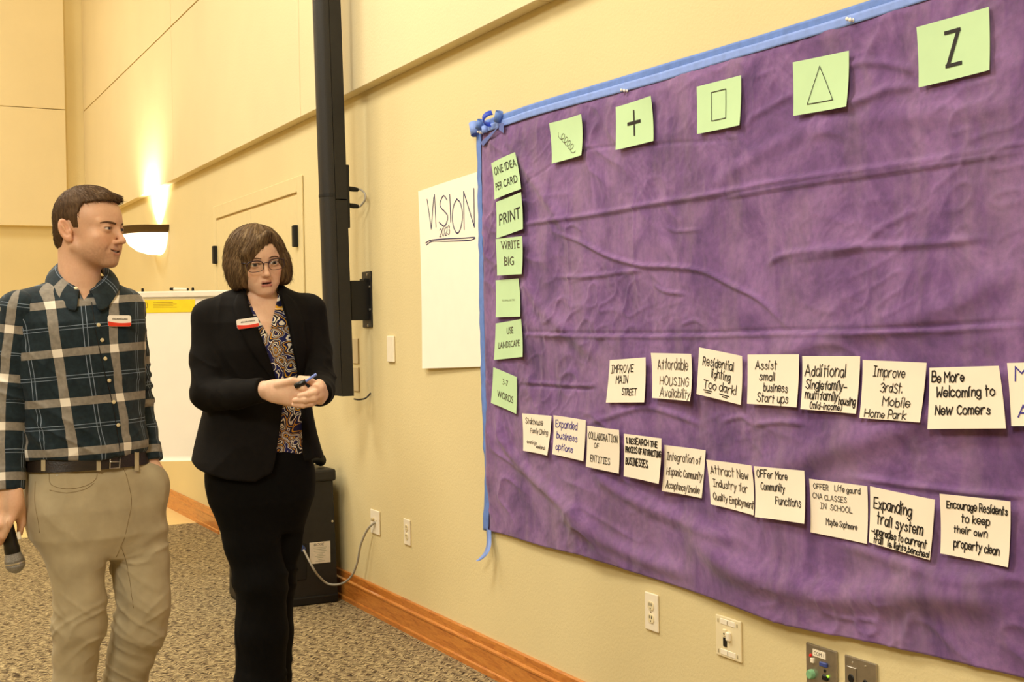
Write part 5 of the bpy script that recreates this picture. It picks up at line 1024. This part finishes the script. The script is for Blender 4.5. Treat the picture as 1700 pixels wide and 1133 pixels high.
band = lambda P: np.maximum(loft(P, p_rows)[0]-.010, 0*P[:, 0]-9)
def on_band(px, py): return fm.hit(band, px, py, -.3, .1, .002)
for bx in (69, 161, 224):
    q = [on_band(bx, y) for y in (750, 764, 782)]; q2 = [on_band(bx+7, y) for y in (750, 764, 782)]; n = np.array([0, -.003, 0]); vs = [p+n*k for k in (0, 1) for p in q+q2]
    MB().add(vs, [(0, 1, 4, 3), (1, 2, 5, 4), (6, 9, 10, 7), (7, 10, 11, 8), (0, 6, 7, 1), (1, 7, 8, 2), (3, 4, 10, 9), (4, 5, 11, 10), (0, 3, 9, 6), (2, 8, 11, 5)]).build('belt_loop', M['khaki'], pn)
bp = [on_band(a, b)+np.array([0, -.004, 0]) for a, b in ((200, 757), (184, 756), (183, 778), (199, 777))]; MB().tube(bp+[bp[0]], .0022, 6).build('buckle', M['steel'], bl, True)
MB().tube([(bp[0]+bp[3])/2, (bp[1]+bp[2])/2+np.array([0, -.002, 0])], .0018, 6).build('buckle_prong', M['steel'], bl, True)
for nm, pts in (('pocket_seam', [(82, 786), (85, 805), (110, 812), (140, 808), (158, 797), (161, 787)]), ('pocket_seam', [(83, 814), (110, 819), (140, 813), (156, 803)]), ('fly_seam', [(204, 778), (212, 800), (217, 830), (212, 865), (203, 900), (193, 925)]),
                ('side_seam', [(60, 800), (58, 830), (63, 860), (66, 885)]), ('inner_seam', [(200, 905), (210, 935), (217, 970), (222, 1010)]), ('waist_seam', [(62, 777), (90, 781), (130, 785), (165, 786)]), ('waist_seam', [(206, 782), (225, 777)])):
    drape(fm, pants_fn, pts, .0007, nm, M['seam'], pn, .0002)
P = fm.hit(pants_fn, 95, 790); MB().lathe([(0, -.003), (.0035, -.0025), (.0045, 0)], tuple(P+np.array([0, -.001, 0])), 'y', 10).build('rivet', M['steel'], pn, True)
badge(man, fm, shirt_fn, 197.5, 533.5, .060, .030, -0.02)
def shoe(parent, c, ang, L=.29, w=.052, hgt=.075):
    R = np.array([math.sin(ang), -math.cos(ang), 0]); a, b = np.array([c[0], c[1], 0])-R*.07, np.array([c[0], c[1], 0])+R*(L-.10)
    fn = lambda P: np.maximum(smin(rc(P, a+[0, 0, .035], a+[0, 0, hgt], .045, .043), rc(P, a+[0, 0, .022], b+[0, 0, .012], w*.85, w*.8, ((0, 0, 1), .72)), .03), .001-P[:, 2])
    V, F = nets(fn, np.minimum(a, b)-[.1, .1, .01], np.maximum(a, b)+[.1, .1, .16], .006); link('shoe', mesh_np('shoe', V, F, M['shoe']), parent)
shoe(man, legR[-1], D2(20)); shoe(man, legL[-1], D2(50))
# microphone in his hand
m0, m1 = j(25, 936, -.138), j(4, 838, -.150); ax = (m1-m0)/np.linalg.norm(m1-m0); mo = fm.o+RT*m0[0]+FW*m0[1]+np.array([0, 0, m0[2]])
mic = empty('microphone', mo, 'black handheld microphone with silver mesh head in lowered hand', 'microphone', None, -YAW)
def along(rs): return [ax*h for h, r in rs], [r for h, r in rs]
M['mesh'] = simple('silver_mesh', '9C9A96', 0.35, metal=0.6, vs=800, vary=0.5, bump=0.6, bs=900); M['mic'] = simple('mic_body', '15130F', 0.3, vary=0.1)
MB().tube(*along([(-.0255, .002), (-.023, .011), (-.016, .0195), (-.006, .0248), (.000, .0253)]), 20).build('lower_mesh', M['mesh'], mic, True)
MB().tube(*along([(.000, .0262), (.0045, .0262)]), 20).build('band', M['screw'], mic, smooth='auto')
MB().tube(*along([(.0045, .0252), (.012, .0245), (.024, .021), (.030, .0185)]), 20).build('upper_mesh', M['mesh'], mic, True)
MB().tube(*along([(.028, .0195), (.034, .0200), (.045, .0195), (.048, .0185), (.10, .0165), (.16, .0145), (.21, .0130), (.22, .011)]), 20).build('handle', M['mic'], mic, smooth='auto')
sw = ax*.064+np.cross(ax, [0, 1., 0])*-.016; s1 = np.array([sw[0]+.012, -.012, sw[2]]); MB().tube([s1, s1+ax*.018], .0055, 8).build('switch', M['white_pl'], mic, smooth='auto')
# ------------------------------------------------------------------ the woman in the black jacket
fw = Frame(432, 4.0); j = fw.j; zp = lambda py, px=430: j(px, py)[2]
wom = empty('person', fw.o, 'woman with brown bob and glasses in black jacket and patterned blouse', 'person', None, -YAW)
jr = rows_px(fw, [(476, 436, .02, .060, .056, 33), (484, 434, .015, .085, .066, 33), (494, 432, .01, .125, .080, 34), (508, 430, .005, .155, .094, 34), (535, 430, 0, .170, .116, 35), (580, 430, 0, .168, .134, 35), (630, 430, 0, .158, .128, 35), (680, 429, 0, .170, .132, 35), (725, 428, 0, .188, .142, 35), (760, 428, 0, .205, .150, 35), (800, 428, 0, .212, .154, 35)])
br_rows = [(z, x, y, min(rx-.020, .158), min(ry-.018, .122), t) for z, x, y, rx, ry, t in jr]
aR = [j(349, 527, -.075), j(345, 595, -.10), j(346, 655, -.135), j(392, 655, -.20), j(438, 648, -.245)]; aRr = [.055, .0525, .050, .043, .0345]
aL = [j(512, 518, .085), j(524, 585, .06), j(530, 636, .0), j(531, 650, -.10), j(531, 655, -.18)]; aLr = [.056, .050, .046, .042, .036]
wl = [j(398, 800, -.05), j(417, 900, -.055), j(433, 962, -.06), j(434, 1050, -.055), j(432, 1133, -.05), j(430, 1200, -.05), j(430, 1268, -.05)]; wlr = [.098, .081, .0745, .0775, .0740, .075, .078]
wl2 = [j(468, 800, .05), j(459, 900, .055), j(450, 962, .06), j(446, 1050, .065), j(444, 1133, .065), j(442, 1200, .065), j(442, 1262, .065)]; wl2r = [.096, .078, .0735, .0755, .0715, .073, .076]
hw = Head(j(427, 433, -.02), (math.sin(D2(27)), -math.cos(D2(27))), D2(-9), D2(7), dict(w=0.97, jaw=0.93, open=0.0024, lid=0.0046, nose=0.1015, fold=1, slitw=0.0180, ear_y=-0.018, no_ear=True, lipw=.0265, ul=.0034, ll=.0043))
nA, nB = hw.glo(np.array([0, -0.028, -0.045])), j(438, 520, .0)
hpR = [j(438, 648, -.245), j(456, 650, -.258), j(474, 651, -.266), j(486, 652, -.270)]
F_R = [([j(462, 639, -.272), j(484, 633, -.288), j(505, 634, -.285)], (.0135, .0115, .0085)), ([j(488, 643, -.276), j(503, 645, -.292), j(511, 651, -.285)], (.0115, .0105, .0085)),
       ([j(489, 653, -.276), j(504, 656, -.288), j(508, 661, -.275)], (.0115, .0105, .009)), ([j(487, 661, -.272), j(500, 665, -.282), j(503, 669, -.268)], (.011, .010, .008)), ([j(481, 667, -.266), j(493, 672, -.272), j(496, 674, -.262)], (.010, .009, .0075))]
hpL = [j(531, 655, -.18), j(531, 653, -.215), j(530, 651, -.245), j(529, 652, -.262)]
F_L = [([j(524, 640, -.262), j(513, 631, -.272), j(498, 628, -.270)], (.0125, .0105, .008)), ([j(532, 645, -.272), j(522, 652, -.298), j(511, 655, -.305), j(498, 657.5, -.302)], (.0122, .0108, .010, .0085)),
       ([j(532, 654, -.272), j(521, 662, -.298), j(506, 664.5, -.305), j(489.5, 665, -.298)], (.012, .0106, .0098, .0083)), ([j(529, 663, -.268), j(517, 670, -.290), j(503, 673, -.296), j(488, 672, -.290)], (.0112, .0098, .009, .0078)),
       ([j(530, 640, -.265), j(523, 645, -.288), j(515, 648, -.294)], (.0118, .0105, .009))]
def w_hands(P):
    d = chain(P, hpR, [.026, .030, .034, .0335], .012, ((0.25, 1, 0), 0.55)); d = smin(d, rc(P, j(487, 641, -.272), j(482, 665, -.268), .0155, .014), .012)
    for c, r in F_R: d = smin(d, chain(P, c, r, .004), .005)
    e = chain(P, hpL, [.027, .031, .033, .030], .012, ((1, 0.2, 0), 0.62))
    for c, r in F_L: e = smin(e, chain(P, c, r, .004), .0045)
    return smin(d, e, .0015)
def w_body(P):
    d = hw.fn(P); d = smin(d, rc(P, nA, nB, .047, .053), .022)
    d = smin(d, loft(P, br_rows)[0]+.006, .02)
    for a, r in ((aR, aRr), (aL, aLr)): d = smin(d, chain(P, a, [q-.010 for q in r], .01), .01)
    for a, r in ((wl, wlr), (wl2, wl2r)): d = smin(d, chain(P, a, [q-.016 for q in r], .01), .02)
    return smin(d, w_hands(P), .006)
HZ2 = zp(568); hx0, hz0, hz1 = j(424, 650, -.25)[0], zp(690), zp(612)
def inbox(P): return np.maximum(np.maximum(hx0-P[:, 0], P[:, 1]+.150), np.maximum(hz0-P[:, 2], P[:, 2]-hz1))
def coarse2(P): d = w_body(P); return np.maximum(np.maximum(d, P[:, 2]-HZ2-.004), -(inbox(P)-.002))
parts = [nets(w_body, [hw.c[0]-.16, -.18, HZ2], [hw.c[0]+.16, .16, hw.c[2]+.13], .0023), soften(*nets(w_body, [hx0, -.36, hz0], [j(560, 650)[0], -.150, hz1], .0018), 2), nets(coarse2, [-.36, -.36, 0], [.36, .32, HZ2+.02], .009)]
V, F = join(parts); SK2 = (0.78, 0.50, 0.345)
col = hw.tint(V, SK2, (0.47, 0.15, 0.13), False); link('body', mesh_np('body', V, F, M['skin'], col), wom)
hw.eyes(wom, (0.05, 1, -0.12), (0.05, 0.045, 0.04)); hw.brows(wom, [(0.012, 0.0165), (0.027, 0.0190), (0.042, 0.0162), (0.049, 0.0122)], M['brow'], 0.0022)
# bob hair
M['hair_w'] = hair_mat('brown_bob_hair', '3A2A1C', '5E4830', '8C7350')
def bob_fn(p):
    x, y, z = p[:, 0], p[:, 1], p[:, 2]
    d = ell(p, (0, -.012, .030), (.090, .108, .0845)); d = smin(d, ell(p, (0, -.022, -.012), (.098, .098, .078)), .03)
    for sx in (-1, 1): d = smin(d, ell(p, (sx*.072, .022, -.038), (.029, .044, .054)), .025)
    az = np.arctan2(x-.02, y+.02); d = d-.0035*vn(az*16, z*6, 0, 5)-.0016*vn(az*45, z*14, 0, 6)
    d = smin(d, rc(p, (.018, .080, .086), (-.052, .076, .036), .015, .012), .018)                   # swept fringe
    face = smin(ell(p, (.003, .135, -.050), (.067, .100, .098)), ell(p, (.024, .14, .010), (.038, .09, .062)), .02)
    d = smax(d, -face, .006); d = smax(d, -ell(p, (0, .06, -.115), (.062, .10, .062)), .008)
    zb = np.interp(y, [-.12, -.06, 0, .05, .09], [-.078, -.086, -.086, -.078, -.060])+.006*vn(az*9, 0*z, 0, 8); return smax(d, zb-z, .008)
V, F = nets(bob_fn, [-.13, -.15, -.11], [.13, .13, .145], .0024)
part = np.array([.022, .03, .12]); az = np.arctan2(V[:, 0]-.022, V[:, 1]+.03); wv = np.stack([az*.11+.35*V[:, 0]*(V[:, 2] > .06), np.linalg.norm(V-part, axis=1), 0*az], -1)
link('hair', mesh_np('hair', hw.glo(V), F, M['hair_w'], None, wv), wom)
r_ = np.random.default_rng(4); sel = r_.choice(len(V), 5600, replace=False); Pn, nn = snap(bob_fn, V[sel], 2); fl_ = Pn-part; fl_[:, 2] -= .13; fl_[:, 0] -= .05*(Pn[:, 1] > .05)*(Pn[:, 0] < .03)
ok = (Pn[:, 2] > -.055) & ~((np.abs(Pn[:, 0]) < .06) & (Pn[:, 1] > .05) & (Pn[:, 2] < .05)); strands(wom, 'hair_strands', M['hair_w'], hw.glo(Pn[ok]), nn[ok]@hw.R.T, fl_[ok]@hw.R.T, .028, .00055, 6, 6, .0006, 8.0)
# glasses
def face_pt(x, z, lift): p, n = snap(lambda q: hw.prims(q)[0], np.array([[x*.9, .085, -.004]])); return None
def rim(sx, n=28):
    pts = []
    for t in np.linspace(0, 2*math.pi, n, endpoint=False):
        c, s_ = math.cos(t), math.sin(t); a = np.sign(c)*abs(c)**0.72*.0255; b = np.sign(s_)*abs(s_)**0.72*.0168; x = sx*(.0335+a*(1.0 if c > 0 else 1.0)); pts.append((x, .0985-0.13*max(0, abs(x)-.012), b-.005))
    return np.array(pts)
gl = None
for sx in (1, -1):
    R_ = rim(sx); rr = [.0009+.0009*(p[2] > -.002) for p in R_]; o = MB().tube(hw.glo(np.vstack([R_, R_[:1]])), rr+rr[:1], 8, False).build('glasses' if gl is None else 'rim', M['frame'], wom if gl is None else gl, True)
    gl = gl or o
    Pl = hw.glo(R_*np.array([1, 1, 1])+np.array([0, -.0004, 0])); c = Pl.mean(0); MB().add(list(Pl)+[c], [(i, (i+1) % len(Pl), len(Pl)) for i in range(len(Pl))]).build('lens', M['lens'], gl, True)
    MB().tube(hw.glo(np.array([(sx*.057, .086, .006), (sx*.064, .078, .007), (sx*.069, .062, .0065)])), .0014, 6).build('temple', M['frame'], gl, True)
MB().tube(hw.glo(catmull([(-.0095, .0985, .001), (-.004, .1015, .0035), (.004, .1015, .0035), (.0095, .0985, .001)], 4)), .0013, 6).build('bridge', M['frame'], gl, True); gl['label'] = 'dark narrow framed glasses'
# blouse and jacket
def blouse_fn(P):
    d, u, v, rx, ry = loft(P, br_rows); z = P[:, 2]; d = d-.003*vn(P[:, 0]*10, P[:, 1]*10, z*6, 5)-folds(P, 14, 12, 7, .003, 0.3)
    vx = np.abs(P[:, 0]-np.interp(z, [zp(557), zp(480)], [j(456, 557)[0], j(437, 480)[0]])); vw = np.interp(z, [zp(560), zp(530), zp(498), zp(470)], [0, .020, .041, .055]); cut = np.maximum(vx-vw, P[:, 1]+.01)
    d = smax(d, -np.maximum(cut, zp(560)-z), .003); d = smax(d, z-zp(484), .004); return smax(d, zp(771)+.0012*0-z+.10*(P[:, 0]-j(453, 770)[0])*0.55, .004)
V, F = nets(blouse_fn, [-.2, -.2, zp(790)], [.2, .14, zp(470)], .0034); dt, u, v, rx, ry = loft(V, br_rows)
bo = link('blouse', mesh_np('blouse', V, F, M['paisley'], None, np.stack([np.arctan2(u/rx, -v/ry)*.13, V[:, 2], 0*u], -1)), wom); bo['label'] = 'navy, gold and white paisley blouse'
LE = [(470, 412, 458), (484, 408, 462), (500, 410, 467), (520, 418, 473), (540, 426, 479), (575, 440, 486), (610, 452, 493), (640, 461, 499), (672, 469, 503), (704, 465, 510), (740, 459, 519), (760, 456, 527), (775, 452, 533), (800, 432, 540)]
LEA = np.array(LE, float); LZ = np.array([zp(a) for a in LEA[:, 0]])[::-1]; L0 = np.array([j(b, a, -.12)[0] for a, b, c in LE])[::-1]; L1 = np.array([j(c, a, -.10)[0] for a, b, c in LE])[::-1]
camw = fw.cam()
def opening(P):                                                  # where the jacket fronts part, seen along the body's front
    z = P[:, 2]; sc_ = (P[:, 1]-camw[1])/(-.115-camw[1]); x = camw[0]+(P[:, 0]-camw[0])/sc_
    return np.maximum(np.maximum(np.interp(z, LZ, L0)-x, x-np.interp(z, LZ, L1)), P[:, 1]+.0+.25*np.abs(P[:, 0]-.05))
def sleeve_w(P, pts, rr, sd, fr_):
    d = chain(P, pts, rr, .015); _, t, _ = polydist(P, pts); L = sum(np.linalg.norm(b-a) for a, b in zip(pts[:-1], pts[1:])); el = np.exp(-((t/L-fr_)/0.16)**2)
    d = d-folds(P, sd, 12, 20, .0055, 0.6)*(0.2+el)-.003*vn(P[:, 0]*12, P[:, 1]*12, P[:, 2]*9, sd+3); return smax(d, cut_end(P, pts, -.003), .003)
def jacket_fn(P):
    z = P[:, 2]; d = loft(P, jr)[0]; d = smin(d, rc(P, j(398, 505, -.02), j(350, 528, -.075), .046, .052), .03); d = smin(d, rc(P, j(468, 505, .04), j(508, 518, .082), .046, .052), .03)
    d = d-folds(P, 81, 6, 7, .004, 0.5)-.004*vn(P[:, 0]*6, P[:, 1]*6, z*5, 83)
    d = smax(d, -opening(P), .004); d = smax(d, -rc(P, nA+np.array([0, -.01, 0]), nB+np.array([.0, -.01, .03]), .062, .060), .004)
    hem = np.interp(P[:, 0], [j(316, 755)[0], j(345, 772)[0], j(400, 788)[0], j(440, 791)[0], j(454, 780)[0], j(500, 752)[0], j(525, 752)[0], j(540, 771)[0], j(560, 771)[0]], [zp(q) for q in (754, 770, 786, 791, 783, 770, 762, 771, 771)])
    d = smax(d, hem-z, .006); d = smin(d, smax(sleeve_w(P, aR, aRr, 91, .5), -1+0*z, .01), .018); return smin(d, sleeve_w(P, aL, aLr, 95, .5), .018)
V, F = nets(jacket_fn, [-.30, -.33, zp(810)], [.30, .22, zp(466)], .0038); jk = link('jacket', mesh_np('jacket', V, F, M['blackcloth']), wom); jk['label'] = 'black open suit jacket'
def lapel(edge, outer, name='lapel'):
    E_ = catmull([fw.hit(jacket_fn, *q, -.35, .2, .003) for q in edge], 6); O_ = catmull([fw.hit(jacket_fn, *q, -.35, .2, .003) for q in outer], 6); n = min(len(E_), len(O_)); E_, O_ = E_[:n], O_[:n]; vs = []
    Q0 = np.array([E_[i]*(1-t)+O_[i]*t for i in range(n) for t in np.linspace(0, 1, 5)]); q, g = snap(jacket_fn, Q0, 6); w = camw-q; w /= np.linalg.norm(w, axis=1)[:, None]; T = np.tile(np.linspace(0, 1, 5), n)[:, None]
    for lift in (.009, .005): vs += list(q+(g*.4+w*.6)*lift*(1-.3*T))
    b = n*5; f = []
    for k in (0, 1): f += [(k*b+i*5+r, k*b+i*5+r+1, k*b+(i+1)*5+r+1, k*b+(i+1)*5+r) for i in range(n-1) for r in range(4)]
    f += [(i*5, (i+1)*5, b+(i+1)*5, b+i*5) for i in range(n-1)]+[(i*5+4, (i+1)*5+4, b+(i+1)*5+4, b+i*5+4) for i in range(n-1)]
    MB().add(vs, f).build(name, M['blackcloth'], jk, True)
lapel([(405, 486), (413, 512), (424, 541), (437, 575), (449, 608), (456, 632)], [(395, 490), (388, 512), (398, 545), (413, 578), (434, 608), (454, 634)])
lapel([(466, 490), (474, 516), (481, 543), (488, 580), (494, 612), (498, 632)], [(474, 489), (492, 505), (504, 540), (508, 580), (504, 612), (500, 634)])
badge(wom, fw, jacket_fn, 410.5, 538, .066, .030, 0.13, .017)
def wp_fn(P):
    d = smin(chain(P, wl, wlr, .02), chain(P, wl2, wl2r, .02), .012); z = P[:, 2]; R = rows_px(fw, [(740, 430, 0, .155, .115, 35), (780, 432, 0, .168, .125, 35), (830, 434, 0, .160, .125, 35), (880, 436, 0, .11, .09, 35)]); d = smin(d, loft(P, R)[0], .03)
    kn = np.exp(-((z-zp(965))/.05)**2)+np.exp(-((z-zp(1118))/.03)**2)*0.6; d = d-folds(P, 101, 6, 24, .0075, 0.3)*kn-folds(P, 105, 10, 8, .004, 0.3)*0.6; return smax(smax(d, z-zp(745), .004), .025-z, .006)
V, F = nets(wp_fn, [-.26, -.24, 0], [.26, .24, zp(735)], .0048); link('trousers', mesh_np('trousers', V, F, M['blackpants']), wom)['label'] = 'plain black trousers'
shoe(wom, wl[-1], D2(30), .25, .045, .06); shoe(wom, wl2[-1], D2(40), .25, .045, .06)
# marker pen between her hands
p0, p1, p2 = j(489, 642.5, -.300), j(507, 634, -.297), j(525.5, 621.5, -.300); mo = fw.o+RT*p0[0]+FW*p0[1]+np.array([0, 0, p0[2]])
mk = empty('marker_pen', mo, 'black marker with slim blue end held in her hands', 'marker', None, -YAW)
MB().tube([(p0-p0)*1.0, (p1-p0)*.15, (p1-p0)*.85, p1-p0], [.0055, .0085, .0085, .0065], 12).build('barrel', M['mic'], mk, smooth='auto')
MB().tube([p1-p0+(p0-p1)*.02, p1-p0+(p1-p0)*.05], .0075, 12).build('cap', M['black'], mk, smooth='auto')
MB().tube([p1-p0, (p2-p0)*.98, p2-p0], [.0038, .0042, .0036], 10).build('blue_end', simple('blue_plastic', '7C93E0', 0.4), mk, smooth='auto')
